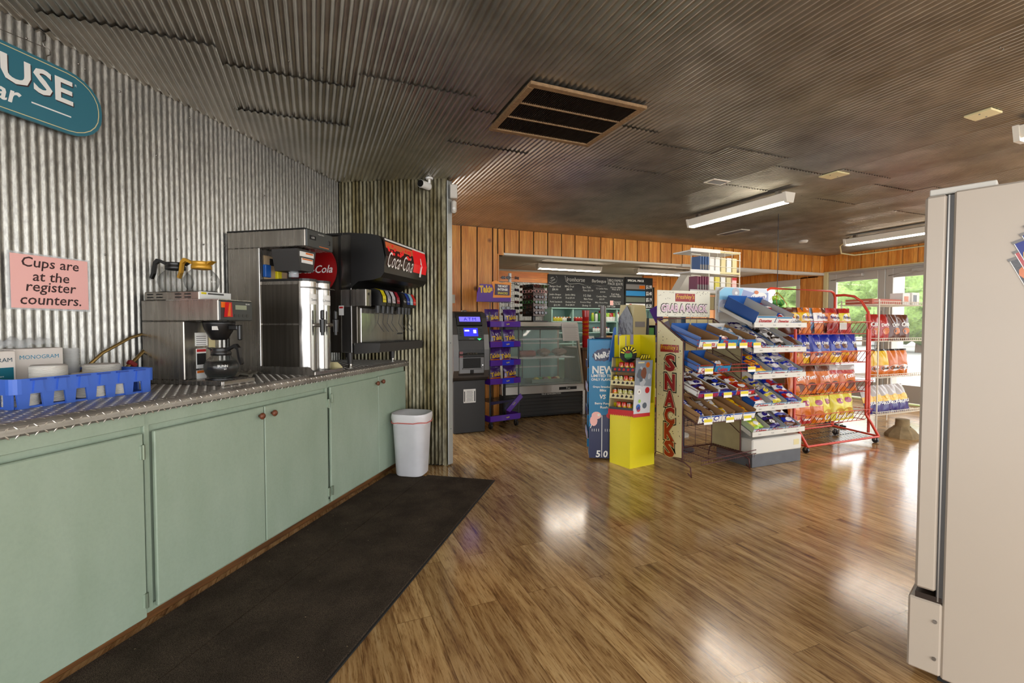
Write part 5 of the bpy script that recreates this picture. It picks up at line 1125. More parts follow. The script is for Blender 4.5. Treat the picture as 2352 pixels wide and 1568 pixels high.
for i in range(90):
    px_, pz = rnd.uniform(-YB+.02, -YF-.02), rnd.uniform(.14, 1.26)
    if pz > 1.12+(abs(px_)-YF)*.55-.02: continue
    mb.disc(px_, pz, -.0002, rnd.uniform(.003,.006), rnd.uniform(.002,.006), 'matt_black' if i % 4 else 'snack_red', 6, X=XR)
mb.build('panel_print', FR)
mb = MB(); mb.prism([(YF+.006,.14),(YB-.006,.10),(YB-.006,1.305),(YF+.006,1.12)], X1-.001, X1+.003, M('panel_aged', (176,162,118), .6, var=.2, bscale=6), 'yz'); mb.build('right_panel', FR)
mb = MB(); mb.box(.0, .62, YB+.0, YB+.012, 1.335, 1.575, M('header_cream', (232,228,208), .45), .004); mb.build('header', FR)
mb = MB(); Y_ = YB-.001; mb.box(.20, .43, Y_-.001, Y_, 1.475, 1.55, 'snack_red'); mb.text("Freshley's", .315, 1.515, Y_-.002, 'foil_yellow', w=.21, h=.055, shear=.2)
mb.text('GRAB A SNACK', .31, 1.415, Y_-.0005, 'ink', w=.56, h=.088, bold=.10); mb.text('GRAB A SNACK', .31, 1.415, Y_-.0015, 'white_ink', w=.545, h=.075, bold=.05); mb.text('GRAB A SNACK', .31, 1.413, Y_-.0022, M('snack_pink', (224,180,200), .5), w=.535, h=.062, bold=.015)
for i in range(60):
    x, z = rnd.uniform(.01,.61), rnd.choice([rnd.uniform(1.345,1.37), rnd.uniform(1.55,1.57), rnd.uniform(1.46,1.57)])
    if .19 < x < .44 and z > 1.46: continue
    mb.disc(x, z, Y_-.0004, .004, .003, 'matt_black', 6)
mb.build('header_print', FR)
SH = [1.075, .87, .665, .455]
for si, zf in enumerate(SH):
    mb = MB(); yf, yb, zb = -.10, YB-.01, zf+.17-.02; n_ = 22
    def P(x, t, dz=0): return (x, lerp(yf, yb, t), lerp(zf, zb, t)+dz)
    for i in range(n_+1): x = lerp(X0+.01, X1-.01, i/n_); mb.bar(P(x, 0), P(x, 1), .0018, bw_, 4); mb.bar(P(x, 0), P(x, 0, .06), .0018, bw_, 4)
    for dz in (0, .03, .06): mb.bar(P(X0, 0, dz), P(X1, 0, dz), .003, 'red_metal' if si < 2 else bw_, 4)
    for t_ in (.35, .7, 1): mb.bar(P(X0, t_), P(X1, t_), .003, bw_, 4)
    for x in (X0, X1): mb.bar(P(x, 0), P(x, 1), .004, bw_, 4); mb.bar(P(x, 0, .06), P(x, .55, .05), .003, bw_, 4)
    mb.build('tray', FR)
mb = MB()
for i in range(16): mb.bar((X0, lerp(-.05, YB, i/15), .135), (X1, lerp(-.05, YB, i/15), .135), .0022, bw_, 4)
for x in (X0, X1*.33, X1*.66, X1): mb.bar((x, -.05, .13), (x, YB, .13), .004, bw_, 4)
mb.bar((X0+.06, -.10, .145), (X1+.03, -.09, .175), .004, bw_); mb.bar((X0+.06, -.10, .115), (X1+.03, -.09, .145), .004, bw_)
for i in range(24): x = lerp(X0+.06, X1, i/23); mb.bar((x, -.10, .115), (x, -.10, .145), .0018, bw_, 4)
mb.build('bottom_shelf', FR)
tg = 0
for si, zf in enumerate(SH):
    for x in ([.10,.25,.37,.50,.66] if si == 0 else [.12,.60] if si == 1 else [.12,.33,.52] if si == 2 else [.12,.36,.56]):
        b = MB(); b.box(-.045, .045, -.002, 0, -.025, .02, 'white_ink'); b.box(-.043, .043, -.003, -.002, -.005, .018, 'yellow'); b.build('price_tag', FR, loc=(x, -.108, zf+.015))
def tray_box(label, x0, w, d, h, slope, zf, yf, base, front, inner, seed, prods=3, pm=('foil_white','foil_blue'), logo=None, grp='open snack cartons', name='snack_carton', sidepic=None, short=''):
    """open display carton lying on a sloped tray: world coords of its front-left-bottom corner"""
    an = math.atan(slope); t = thing(name, label, 'snack box', (x0, yf, zf+.004), 0, grp, rot=(an, 0, 0)); th = .003
    b = MB(); b.box(0, w, 0, d, 0, th, base); b.box(0, th, 0, d, 0, h, base); b.box(w-th, w, 0, d, 0, h, base); b.box(0, w, d-th, d, 0, h*1.1, base); b.box(th, w-th, th, d-th, th, th+.001, inner); b.box(th,th+.001,th,d-th,th,h-.001,inner); b.box(w-th-.001,w-th,th,d-th,th,h-.001,inner); b.build('carton', t)
    b = MB(); b.box(0, w, -.002, 0, 0, h*.72, front); 
    if logo: b.text(logo, w/2, h*.32, -.0035, 'red' if front not in ('red',) else 'white_ink', w=w*.66, bold=.03); b.box(w*.3, w*.7, -.003, -.002, h*.06, h*.14, 'foil_navy')
    b.box(.004,w-.004,-.0028,-.002,h*.58,h*.7,'blue' if base != 'blue' else 'sky_blue'); b.build('front_flap', t)
    rnd = random.Random(seed)
    for i in range(prods):
        an2 = rnd.uniform(-.3,.3); pb = MB(); bag_mesh(pb, min(w*.82, .15), min(.115, d/3.2), .03, [(.25,pm[i % len(pm)]),(.75,pm[(i+1) % len(pm)]),(1,pm[i % len(pm)])], [(0,.5,.25,.2,pm[(i+2) % len(pm)])], seed=seed+i)
        o = pb.build('snack_pack'); o.parent = None; M_ = Matrix.Translation((x0, yf, zf+.004)) @ Matrix.Rotation(an, 4, 'X') @ Matrix.Translation((w/2, .02+d*i/max(prods, 1), .024+.014*(i % 2))) @ Matrix.Rotation(an2, 4, 'Z') @ Matrix.Rotation(-pi/2+.25, 4, 'X')
        o.matrix_world = M_; o.rotation_mode = 'XYZ'; tag(o, '%s pack from the front in the %s' % (ORD[i], short), 'snack pack', 'packs in '+grp)
    return t
FX, FY = 2.85, 3.05
sl_ = .15/.47
for i, (x0, w, lab, base, front, inner, n_, pm) in enumerate([(.02,.20,'blue sided snack carton at the left of the top tray of the SNACKS rack','blue','white','cardboard',0,()),(.24,.19,'blue fronted snack carton in the middle of the top SNACKS rack tray','blue','sky_blue','cardboard',1,('foil_white','foil_blue','foil_red')),(.44,.20,'white and blue snack carton at the right of the top SNACKS rack tray','white','sky_blue','cardboard',2,('foil_white','foil_lblue'))]): tray_box(lab, FX+x0, w, .36, .085, sl_, FY*0+SH[0], FY-.095, base, front, inner, 50+i, n_, pm or ('foil_white',), 'Donuts' if i == 0 else 'Pies', 'cartons on the SNACKS rack', short='%s carton of the top SNACKS tray' % ORD[i])
for i, (x0, w, lab, base, front, n_) in enumerate([(.02,.15,'blue snack carton at the left of the second SNACKS rack tray','blue','white',0),(.19,.17,'low blue snack carton in the middle of the second SNACKS rack tray','blue','sky_blue',1)]): tray_box(lab, FX+x0, w, .30, .07, sl_, SH[1], FY-.095, base, front, 'cardboard', 60+i, n_, ('foil_white','foil_orange'), 'Cakes', 'cartons on the SNACKS rack', short='%s carton of the second SNACKS tray' % ORD[i])
for i, (x0, w, lab, base, front, pm) in enumerate([(.02,.21,'carton of dark brownie packs at the left of the third SNACKS rack tray','white','foil_magenta',('foil_navy','foil_brown','foil_white')),(.24,.19,'carton of blue cookie packs in the middle of the third SNACKS rack tray','white','foil_blue',('foil_blue','foil_white','foil_dark')),(.44,.20,'red edged carton of orange packs at the right of the third tray','white','red',('foil_orange','foil_red','foil_white'))]): tray_box(lab, FX+x0, w, .36, .06, sl_, SH[2], FY-.095, base, front, 'cardboard', 70+i, 4, pm, 'Cookies', 'cartons on the SNACKS rack', short='%s carton of the third SNACKS tray' % ORD[i])
for i, (x0, w, lab, pm, n_) in enumerate([(.02,.125,'white fronted carton with blue logo at far left of the lowest SNACKS rack tray',('foil_blue','foil_white'),2),(.15,.12,'second white fronted carton with blue logo on the lowest SNACKS rack tray',('foil_brown','foil_silver'),3),(.275,.12,'third white fronted carton, holding yellow packs, on the lowest SNACKS rack tray',('foil_yellow','foil_white'),3),(.40,.10,'nearly empty brown carton on the lowest SNACKS rack tray',('foil_brown',),0),(.51,.14,'carton of orange cracker packs at the right of the lowest SNACKS rack tray',('foil_orange','foil_yellow'),3)]):
    t = tray_box(lab, FX+x0, w, .36, .085, sl_, SH[3], FY-.095, 'cardboard', 'white', 'cardboard', 80+i, n_, pm, None, 'cartons on the SNACKS rack', short='%s carton of the lowest SNACKS tray' % ORD[i])
    if i < 3:
        b = MB(); N = 14; b.disc(w/2, .035, -.0045, .03, .022, 'foil_blue', N); b.disc(w/2, .035, -.0055, .022, .014, 'white_ink', N); b.build('logo', t)
# ================= Hostess rack =================
HR = thing('snack_cake_rack', 'white metal rack of sloping snack cake shelves on a grey footed base', 'display rack', (3.515, 3.0, 0), 0)
wm = M('rack_white', (214,210,200), .35); wi = M('rack_inner', (190,188,182), .4); HW = .63
mb = MB(); mb.box(.03, HW+.03, .0, .42, .115, .25, wm, .01); mb.box(.035, HW+.025, .006, .41, .0, .115, M('base_grey', (92,94,98), .5, var=.25, bscale=9), .003); mb.box(.55,.62,-.002,0,.16,.21,'cream'); mb.build('base', HR)
mb = MB(); mb.box(.0, HW+.02, .40, .415, .2, 1.62, wm, .002); mb.box(-.006, .006, .10, .41, .24, 1.2, wm) if False else None
for x in (.02, HW): mb.box(x-.012, x+.012, .385, .41, .2, 1.55, wi, .002)
mb.build('back_panel', HR)
mb = MB(); pts = [(-.01,1.38),(.64,1.38),(.64,1.58),(.60,1.62),(.06,1.62),(.0,1.58)]; mb.prism(pts, .36, .37, M('poster_sky', (206,214,226), .35, coat=.3)); mb.build('header', HR)
mb = MB(); Y_ = .3588
mb.prism([(-.005,1.50),(.25,1.50),(.30,1.61),(.06,1.612),(.0,1.575)], Y_, .3598, M('poster_blue', (140,200,226), .4)); mb.prism([(.22,1.40),(.64,1.42),(.635,1.58),(.50,1.56),(.30,1.60)], Y_, .3599, M('poster_lilac', (150,160,196), .4))
for cx, cz, r in ((.20,1.57,.045),(.30,1.49,.055),(.55,1.46,.05),(.05,1.45,.05),(.14,1.41,.04)): mb.disc(cx, cz, Y_-.001, r*1.1, r, M('poster_donut', (184,184,192), .5), 18); mb.disc(cx+.005, cz-.005, Y_-.0016, r*.4, r*.35, 'white_ink', 12)
mb.disc(.50, 1.535, Y_-.002, .11, .042, 'white_ink', 20, rot=.12); mb.disc(.47, 1.578, Y_-.0025, .03, .018, 'foil_orange', 12); mb.text('Hostess', .50, 1.53, Y_-.003, 'foil_blue', w=.17, rot=.12, bold=.02); mb.build('header_print', HR)
HZ = [1.25, 1.03, .80, .515, .295]; hs_ = .20/.42
for i, z in enumerate(HZ):
    mb = MB(); mb.prism([(-.02,z+.0),(.0,z),(.40,z+.19),(.40,z+.20),(.0,z+.012)], .0, HW+.02, wi, 'yz'); mb.prism([(-.005,z-.01),(.0,z+.03),(.40,z+.20),(.40,z+.17)], -.005, .0, wm, 'yz'); mb.box(-.005, HW+.03, -.028, -.02, z-.012, z+.032, wm, .002)
    for j in range(4): mb.text('Snack', .08+.16*j, z+.01, -.0292, 'dark_grey', w=.035, shear=.3)
    mb.build('shelf', HR)
HX, HY = 3.515, 2.98
spec = {0: [(.03,.235,'tall blue box of white mini donuts, empty, at the left of the top Hostess shelf',.11,'blue','white',0,('foil_white',)),(.275,.20,'blue box of mini donut packs in the middle of the top Hostess shelf',.10,'blue','white',3,('foil_blue','foil_white','foil_red')),(.485,.13,'low tray of pink wrapped cakes at the right of the top Hostess shelf',.03,'white','foil_white',1,('foil_white','foil_red'))],
 1: [(.04,.22,'blue box of dark wrapped packs at the left of the second Hostess shelf',.05,'blue','white',4,('foil_navy','foil_silver','foil_white')),(.27,.22,'blue box of black and white packs in the middle of the second Hostess shelf',.05,'blue','white',4,('foil_dark','foil_silver','foil_white')),(.50,.13,'nearly empty grey tray at the right of the second Hostess shelf',.05,'white','white',1,('foil_brown',))],
 2: [(.03,.21,'blue box of golden cake packs at the left of the third Hostess shelf',.06,'blue','white',3,('foil_yellow','foil_orange','foil_blue')),(.25,.19,'blue box of small packs in the middle of the third Hostess shelf',.06,'blue','white',4,('foil_blue','foil_silver','foil_white')),(.45,.19,'long blue box at the right of the third Hostess shelf',.05,'blue','white',2,('foil_blue','foil_silver'))],
 3: [(.03,.21,'blue box of pink labelled cake packs at the left of the fourth Hostess shelf',.06,'blue','white',3,('foil_white','foil_red','foil_blue')),(.25,.19,'blue box of pale crumb packs in the middle of the fourth Hostess shelf',.05,'blue','white',4,('foil_lemon','foil_silver','foil_blue')),(.45,.18,'blue box of pink packs at the right of the fourth Hostess shelf',.05,'blue','white',3,('foil_blue','foil_red','foil_white'))],
 4: [(.03,.19,'pale green box of pie packs at the left of the bottom Hostess shelf',.055,M('pale_green',(190,206,160),.5),'white',3,('foil_lime','foil_lemon','foil_white')),(.23,.20,'blue tray of dark packs in the middle of the bottom Hostess shelf',.04,'blue','white',4,('foil_navy','foil_dark','foil_white')),(.44,.19,'grey tray of cookie packs at the right of the bottom Hostess shelf',.04,'rack_inner','white',3,('foil_brown','foil_blue','foil_white'))]}
for si in spec:
    for j, (x0, w, lab, h, base, front, n_, pm) in enumerate(spec[si]): tray_box(lab.replace('Hostess shelf', 'snack cake shelf'), HX+x0, w, .37, h, hs_, HZ[si]+.013, HY+.025, base, front, 'rack_inner', 200+si*10+j, n_, pm, 'Donettes' if si in (0,2) else 'Cakes', 'boxes on the snack cake rack', short='%s box of the %s cake shelf' % (ORD[j], ORD[si]))
b = MB(); b.box(-.12, .12, -.003, .003, -.16, .12, M('debbie_red', (140,50,40), .5)); b.prism([(-.12,.12),(.12,.12),(.12,.17),(.0,.14),(-.12,.16)], -.003, .003, 'butcher_paper'); b.text('Debbie', .02, .03, -.004, 'white_ink', w=.17, bold=.02); b.text('Little', .0, .09, -.004, 'white_ink', w=.1); b.box(-.12,.12,.003,.15,-.16,.12,'cardboard')
tag(b.build('carton_sign', loc=(4.26, 3.60, .66)), 'dark red carton with white lettering seen between the snack racks', 'box')
# ================= red chip rack =================
RR = thing('chip_rack', 'red tubular chip rack with four wire baskets by the snack cake rack', 'display rack', (4.42, 3.2, 0), 0)
rm = 'red_metal'; RW = 1.08
mb = MB()
mb.tube([(-.02,.40,.10),(-.02,.40,1.58),(.01,.40,1.63),(.06,.40,1.65),(RW-.06,.40,1.65),(RW-.01,.40,1.63),(RW+.02,.40,1.58),(RW+.02,.40,.10)], .014, rm, 8)
mb.tube([(RW+.03,.40,1.60),(RW+.03,.30,1.60),(RW+.03,.20,1.58),(RW+.03,.12,1.52),(RW+.03,.05,1.40),(RW+.03,.03,1.2),(RW+.03,.02,.10)], .014, rm, 8)
for x in (-.06, RW-.02): mb.tube([(x,.02,1.22),(x-.0,.02,.70),(x,.02,.30),(x+.02,-.02,.22),(x+.09,-.06,.07)], .014, rm, 8)
mb.bar((.03,-.06,.07), (RW+.07,-.06,.07), .012, rm, 8); mb.bar((.0,.40,.10), (RW,.40,.10), .012, rm, 8); mb.bar((.03,-.06,.07), (0,.40,.10), .010, rm); mb.bar((RW+.07,-.06,.07), (RW+.03,.40,.10), .012, rm); mb.build('frame', RR)
mb = MB()
for i in range(24): mb.bar((.04+.044*i, -.05, .072), (.02+.044*i, .39, .10), .0025, 'black_wire', 4)
for y in (.1,.25): mb.bar((.03,y,.085),(RW+.04,y,.09),.003,'black_wire',4)
mb.build('bottom_shelf', RR)
mb = MB(); mb.box(.0, RW, .385, .392, .40, 1.22, M('backboard', (206,190,140), .6), .002); mb.build('back_board', RR)
BZ = [1.17, .865, .55, .245]
for z in BZ:
    mb = MB(); x0, x1 = .02, RW-.02
    for dz, dy in ((0,.03),(.125,-.04)): mb.bar((x0, dy, z+dz), (x1, dy, z+dz), .004, rm, 5)
    for i in range(15): x = lerp(x0, x1, i/14); mb.bar((x+.0, .03, z), (x+.02, -.04, z+.125), .0025, 'dark_red', 4)
    for y in (.03,.12,.21,.30,.38): mb.bar((x0, y, z+.0), (x1, y, z+.0), .003, rm, 4)
    for x in (x0, x1): mb.bar((x, .03, z), (x, .38, z), .004, rm, 4); mb.bar((x, -.04, z+.125), (x, .38, z+.10), .003, rm, 4)
    mb.build('basket', RR)
for x, y in ((.03,.37),(RW+.05,-.04),(RW+.03,.37),(.04,-.04)):
    c_ = MB(); c_.cyl(y, .03, x-.012, x+.012, .03, 'black_plastic', 14, axis='x'); c_.box(x-.016, x+.016, y-.012, y+.012, .03, .07, 'steel', .003); c_.build('caster', RR)
c_ = MB(); c_.box(-.055, .055, -.002, .0, -.035, .035, 'paper'); [c_.box(-.045, .045, -.003, -.002, -.022+.014*i, -.018+.014*i, 'grey_ink') for i in range(4)]; c_.build('price_card', RR, loc=(.55, -.045, 1.25))
FN = {'foil_yellow':'yellow','foil_lblue':'light blue','foil_orange':'orange','foil_red':'red','foil_brown':'brown','foil_lemon':'lemon yellow','foil_silver':'silver','foil_blue':'blue'}
top = [('foil_brown','foil_yellow'),('foil_brown','foil_yellow'),('foil_brown','foil_yellow'),('foil_brown','foil_yellow'),('foil_orange','foil_yellow'),('foil_lblue','foil_lblue'),('foil_orange','foil_white'),('foil_brown','foil_orange'),('foil_red','foil_orange'),('foil_red','foil_red'),('foil_red','foil_lemon')]
for i, (lo, hi) in enumerate(top):
    x = 4.40+(.045*i if i < 4 else .19+.105*(i-4)); 
    bag('chip_bag', '%s and %s corn chip bag, %s from left, top basket of red rack' % (FN.get(lo, lo), {'foil_white':'white'}.get(hi, FN.get(hi)), ORD[i]), 'chip bags in the top red basket', (x, 3.285+(.06 if i < 4 else 0)+.03*(i % 2), 1.175), .17, .265, .07, [(.42,lo),(.80,hi),(1,lo if i != 5 else 'foil_lblue')], [(0,.62,.36,.15,'foil_white')], [('Fritos' if i >= 4 else 'Corn',0,.62,.6,'foil_navy',0)], seed=i, rot=(-.12,0,(-.9 if i < 4 else random.uniform(-.2,.2))), key='top%d' % [0,0,0,0,1,2,3,4,5,6,7][i])
for i in range(7):
    x = 4.47+.145*i
    bag('chip_bag', 'blue and orange chip bag, %s from the left in the second basket of the red rack' % ORD[i], 'blue chip bags in the second red basket', (x, 3.28+.02*(i % 2), .87), .185, .295, .08, [(.42,'foil_orange' if i != 1 else 'foil_yellow'),(1,'foil_blue')], [(0,.30,.36,.11,'foil_white' if i in (1,2,3) else 'foil_orange'),(.08,.58,.24,.1,'foil_brown')], [('Chips' if i != 5 else 'Fries',0,.30,.6,'foil_navy' if i in (1,2,3) else 'foil_yellow',.05),('Crisp',0,.68,.5,'white_ink',.1)], seed=i, rot=(-.12,0,random.uniform(-.2,.2)), key='blue%d' % (i % 3 if i != 5 else 9))
for i in range(6): bag('chip_bag', 'blue chip bag tucked behind the front row in the second red basket, %s from the left' % ORD[i], 'blue chip bags in the second red basket', (4.52+.165*i, 3.40, .875), .17, .275, .06, [(.42,'foil_orange'),(1,'foil_blue')], seed=i, rot=(-.05,0,random.uniform(-.3,.3)), key='blueb')
for i, w in enumerate([.26,.20,.20,.20,.25]):
    x = [4.50,4.72,4.90,5.08,5.27][i]
    bag('chip_bag', 'orange crisp bag with white slanted lettering, %s from the left in the third red basket' % ORD[i], 'orange bags in the third red basket', (x, 3.285+.03*(i % 2), .555), w*1.08, .285, .085, [(.66,'foil_orange'),(.78,'foil_red' if i > 2 else 'foil_orange'),(1,'foil_silver' if i > 2 else 'foil_brown')], [(0,.25,.3,.16,'foil_brown')], [("Tom's",0,.60,.62,'white_ink',.2)], seed=i, rot=(-.12,0,random.uniform(-.15,.15)), key='tom%d' % i)
for i in range(4): bag('chip_bag', 'brown topped bag behind the front row in the third red basket, %s from the left' % ORD[i], 'orange bags in the third red basket', (4.6+.2*i, 3.42, .56), .2, .25, .06, [(.6,'foil_orange'),(1,'foil_brown')], seed=i, rot=(0,0,random.uniform(-.3,.3)), key='tomb')
for i in range(6):
    x = 4.47+.165*i; lo = ['foil_red','foil_red','foil_orange','foil_lemon','foil_lemon','foil_lemon'][i]
    bag('chip_bag', '%s potato crisp bag, %s from the left in the lowest basket of the red rack' % ({'foil_red':'red and yellow','foil_orange':'orange and yellow','foil_lemon':'lemon yellow'}[lo], ORD[i]), 'potato bags in the lowest red basket', (x, 3.285+.02*(i % 2), .25), .205, .29, .08, [(.30,lo if i != 3 else 'foil_yellow'),(.6,'foil_orange' if i < 3 else 'foil_lemon'),(1,'foil_lemon')], [(0,.30,.32,.15,'foil_orange' if i < 3 else 'gold'),(.05,.72,.25,.1,'foil_magenta')], [('Vinegar' if i < 3 else 'Lays',.02,.14,.6,'white_ink',0)], seed=i, rot=(-.12,0,random.uniform(-.2,.2)), key='pot%d' % i)
for i in range(4): bag('chip_bag', 'dark bag behind the front row in the lowest red basket, %s from the left' % ORD[i], 'potato bags in the lowest red basket', (4.55+.2*i, 3.42, .255), .18, .27, .05, [(.5,'foil_dark'),(.8,'foil_lemon'),(1,'foil_dark')], seed=i, rot=(0,0,random.uniform(-.3,.3)), key='potb')
# ================= white wire rack at right =================
WR = thing('wire_rack', 'white wire shelf rack of chips partly hidden by the white cooler', 'display rack', (5.98, 3.40, 0), 0)
ww = 'white_wire'; WZ = [1.50, 1.075, .655, .225]
mb = MB()
for x in (.0, .95):
    for y in (.0, .42): mb.cyl(x, y, .015 if True else 0, 1.56, .008, ww, 8)
for z in (1.3,1.2,1.1,1.0,.9,.8):
    mb.bar((.55,.43,z),(.80,.43,z),.003,'black_wire',4)
for x in (.55,.65,.80): mb.bar((x,.43,.1),(x,.43,1.45),.003,'black_wire',4)
mb.build('frame', WR)
for z in WZ:
    mb = MB()
    for k in range(14): mb.bar((-.02, .0+.033*k, z), (.97, .033*k, z), .002, ww, 4)
    for dz in (0, .035): mb.tube([(-.10,.40,z+dz),(-.10,.10,z+dz),(.0,-.02,z+dz),(.97,-.02,z+dz)], .004, ww, 5)
    for i in range(25): mb.bar((.0+.04*i, -.02, z), (.0+.04*i, -.02, z+.035), .003, ww, 4)
    mb.build('shelf', WR)
for i, (x, m, tx) in enumerate([(.02,'foil_red','Chips'),(.20,'foil_red','Doritos'),(.40,'foil_red','Doritos'),(.60,'foil_red','Chips')]):
    bag('chip_bag', 'red tortilla chip bag, %s from the left on the second shelf of the white rack' % ORD[i], 'red bags on the white rack', (5.98+x, 3.46, 1.08), .22, .31, .09, [(.4,'foil_red' if i < 2 else 'foil_brown'),(1,m if i < 2 else 'foil_brown')], [(0,.35,.3,.13,'foil_orange')], [(tx,0,.60,.7,'white_ink',.1)], seed=i, rot=(-.1,0,random.uniform(-.15,.15)), key='dor%d' % (i//2))
for i, x in enumerate((.03,.21,.39,.57)): bag('chip_bag', '%s crunchy snack bag, %s from the left on the third shelf of the white rack' % (['golden yellow','golden yellow','orange','orange'][i], ORD[i]), 'golden bags on the white rack', (5.98+x, 3.46, .66), .20, .32, .09, [(.42,'foil_orange'),(.9,'foil_yellow' if i < 2 else 'foil_orange'),(1,'foil_dark')], [(0,.30,.4,.12,'foil_white')], [('Chester',0,.30,.7,'foil_dark',0)], seed=i, rot=(-.08,0,random.uniform(-.15,.15)), key='che%d' % (i//2))
for i, x in enumerate((-.02,.14,.30,.46,.62)): bag('chip_bag', 'navy and silver rippled chip bag, %s from the left on the lowest white shelf' % ORD[i], 'navy bags on the white rack', (5.98+x, 3.44, .23), .21, .33, .09, [(.42,'foil_navy'),(.62,'foil_yellow'),(1,'foil_silver')], [(0,.55,.3,.1,'gold')], [('RUFFLES',0,.36,.85,'white_ink',.1)], seed=i, rot=(-.3,0,random.uniform(-.1,.1)), key='ruf')
carton2('flat_carton', 'long pink flat carton on the top shelf of the white rack', (6.18, 3.58, 1.506), .55, .30, .06, M('flat_pink', (186,96,74), .5), 0)
carton2('snack_carton', 'small white and orange carton on the top white shelf', (6.45, 3.47, 1.57) if False else (6.55, 3.5, 1.506), .14, .14, .14, 'white', 0, deco=lambda b, w, d, h: b.box(-w*.3, w*.3, -d/2-.002, -d/2, .03, .1, 'foil_orange'))
carton2('snack_carton', 'small dark and white carton at the right of the top white shelf', (6.74, 3.5, 1.506), .15, .14, .15, 'white', 0, deco=lambda b, w, d, h: b.box(-w*.35, w*.1, -d/2-.002, -d/2, .03, .12, 'foil_dark'))
bag('snack_bag', 'lime green pouch on the white rack behind the red bags', None, (6.20, 3.62, 1.24), .14, .16, .05, [(1,'foil_lime')], seed=1, rot=(-.1,0,.2))
# weathered post base
t = thing('post_base', 'weathered concrete post base on the floor under the white rack', 'post base', (6.14, 3.22, 0))
mb = MB(); cm_ = M('old_concrete', (150,128,92), .9, var=.4, bscale=14); mb.lathe([(0,0),(.165,0),(.16,.03),(.12,.08),(.085,.11),(.08,.12)], cm_, 9, smooth=False); mb.build('foot', t); mb = MB(); mb.cyl(0,0,.11,.20,.07,cm_,9,r2=.065); mb.build('stub', t)
t = thing('metal_stand', 'black metal easel stand on the floor behind the chip racks', 'stand', (6.0, 3.95, 0))
mb = MB(); mb.bar((0,0,.02),(0,0,.75),.012,'black_wire',6); mb.bar((-.25,0,.02),(.25,0,.02),.012,'black_wire'); mb.bar((0,-.2,.02),(0,.2,.02),.012,'black_wire'); mb.tube([(0,0,.16),(.1,-.02,.16),(.18,-.03,.13)],.012,'black_wire'); mb.build('frame', t)
# ================= tower with white boxes on a blue pole =================
TW = thing('wire_tower', 'tall white wire tower of small boxes on a blue pole behind the racks', 'display tower', (3.72, 3.78, 0), 0)
mb = MB(); mb.cyl(-.29, -.04, .0, 1.45, .022, M('pole_blue', (16,66,92), .4), 12); mb.cyl(-.29,-.04,0,.015,.12,'pole_blue',16); mb.build('pole', TW)
mb = MB()
for z in (.28, .42, .62):
    for i in range(10): mb.bar((-.50+.05*i, -.2, z), (-.50+.05*i, .22, z), .0025, 'black_wire', 4)
    for y in (-.2, .0, .22): mb.bar((-.52, y, z), (-.02, y, z), .003, 'black_wire', 4)
    for i in range(10): mb.bar((-.52+.05*i,-.2,z),(-.52+.05*i,-.2,z+.08),.002,'black_wire',4)
for x in (-.52,-.02): mb.bar((x,.22,.02),(x,.22,1.4),.005,'black_wire',4); mb.bar((x,-.2,.02),(x,-.2,.70),.004,'black_wire',4)
mb.build('black_shelves', TW)
mb = MB(); L0, L1 = -.02, .40
for x in (L0, L1): mb.bar((x, -.10, 1.30), (x, -.10, 2.02), .006, ww, 6); mb.bar((x, .15, 1.30), (x, .15, 2.02), .006, ww, 6)
mb.bar((L0+.07,-.10,.02),(L0+.07,-.10,1.32),.006,ww,6); mb.bar((L1-.07,-.10,.02),(L1-.07,-.10,1.32),.006,ww,6); mb.bar((L0,-.10,1.32),(L1,-.10,1.32),.005,ww); mb.bar((L0+.03,-.10,.02),(L1-.03,-.10,.02),.008,ww)
for z in (1.62,1.70,1.78,1.86,1.94,2.02): mb.bar((L0, -.112, z), (L1, -.112, z-.01), .003, ww, 4)
for x in (L0+.1, L0+.2, L0+.3): mb.bar((x,-.11,1.95),(x,-.11,2.02),.0025,ww,4)
mb.build('wire_frame', TW)
for i, z in enumerate((1.995, 1.785, 1.585)):
    mb = MB(); mb.box(-.27, L1-.03, -.10, .14, z, z+.012, 'white', .002); mb.box(-.27, .12, -.112, -.10, z-.006, z+.03, 'white', .003); mb.box(.12, L1, -.108, -.10, z, z+.02, 'cream', .002); mb.bar((-.26,-.11,z-.03),(-.14,-.11,z-.035),.004,ww); mb.build('shelf', TW)
for r_, z in enumerate((1.80, 1.60)):
    for i in range(5):
        x = 3.72+.035+.078*i; m = ['white','white','cream','white','cream'][i] if r_ == 0 else ['white','foil_lemon','white','cream','pink'][i]
        carton2('small_box', '%s small pale box from the left on the %s row of the white wire tower' % (ORD[i], ['upper','lower'][r_]), (x, 3.74, z), .062, .09, .155, m, 0, 'box', 'pale boxes on the white wire tower', deco=(lambda b, w, d, h: b.box(-w/2, w/2, -d/2-.001, -d/2, h*.82, h, 'red')) if (r_ == 1 and i == 4) else None)
    for i in range(4 if r_ == 0 else 5):
        carton2('small_box', '%s narrow %s box from the left in the %s side row of the white wire tower' % (ORD[i], ['blue','maroon'][r_], ['upper','lower'][r_]), (3.72-.145+.033*i-(.033 if r_ else 0), 3.72, z), .026, .10, .15, M(['box_blue','box_maroon'][r_], [(56,86,130),(112,40,66)][r_], .5), .2, 'box', 'coloured side boxes on the tower', deco=lambda b, w, d, h: b.box(-w/2-.001, w/2+.001, -d/2-.001, -d/2, .02, h*.45, 'strip_grey'))
for i in range(3): carton2('small_box', '%s box from the left on the lowest white tower shelf' % ORD[i], (3.75+.09*i, 3.74, 1.42), .08, .09, .13, ['cream','white','foil_lime'][i], 0, 'box', 'pale boxes on the white wire tower')
for i in range(3): jar((3.55+.05*i, 3.72, 1.462), .022, .085, 'clear_plastic' if i != 1 else 'strip_grey', 'foil_navy', '%s dark capped jar on the lowest side shelf of the white tower' % ORD[i], 'jars on the tower')
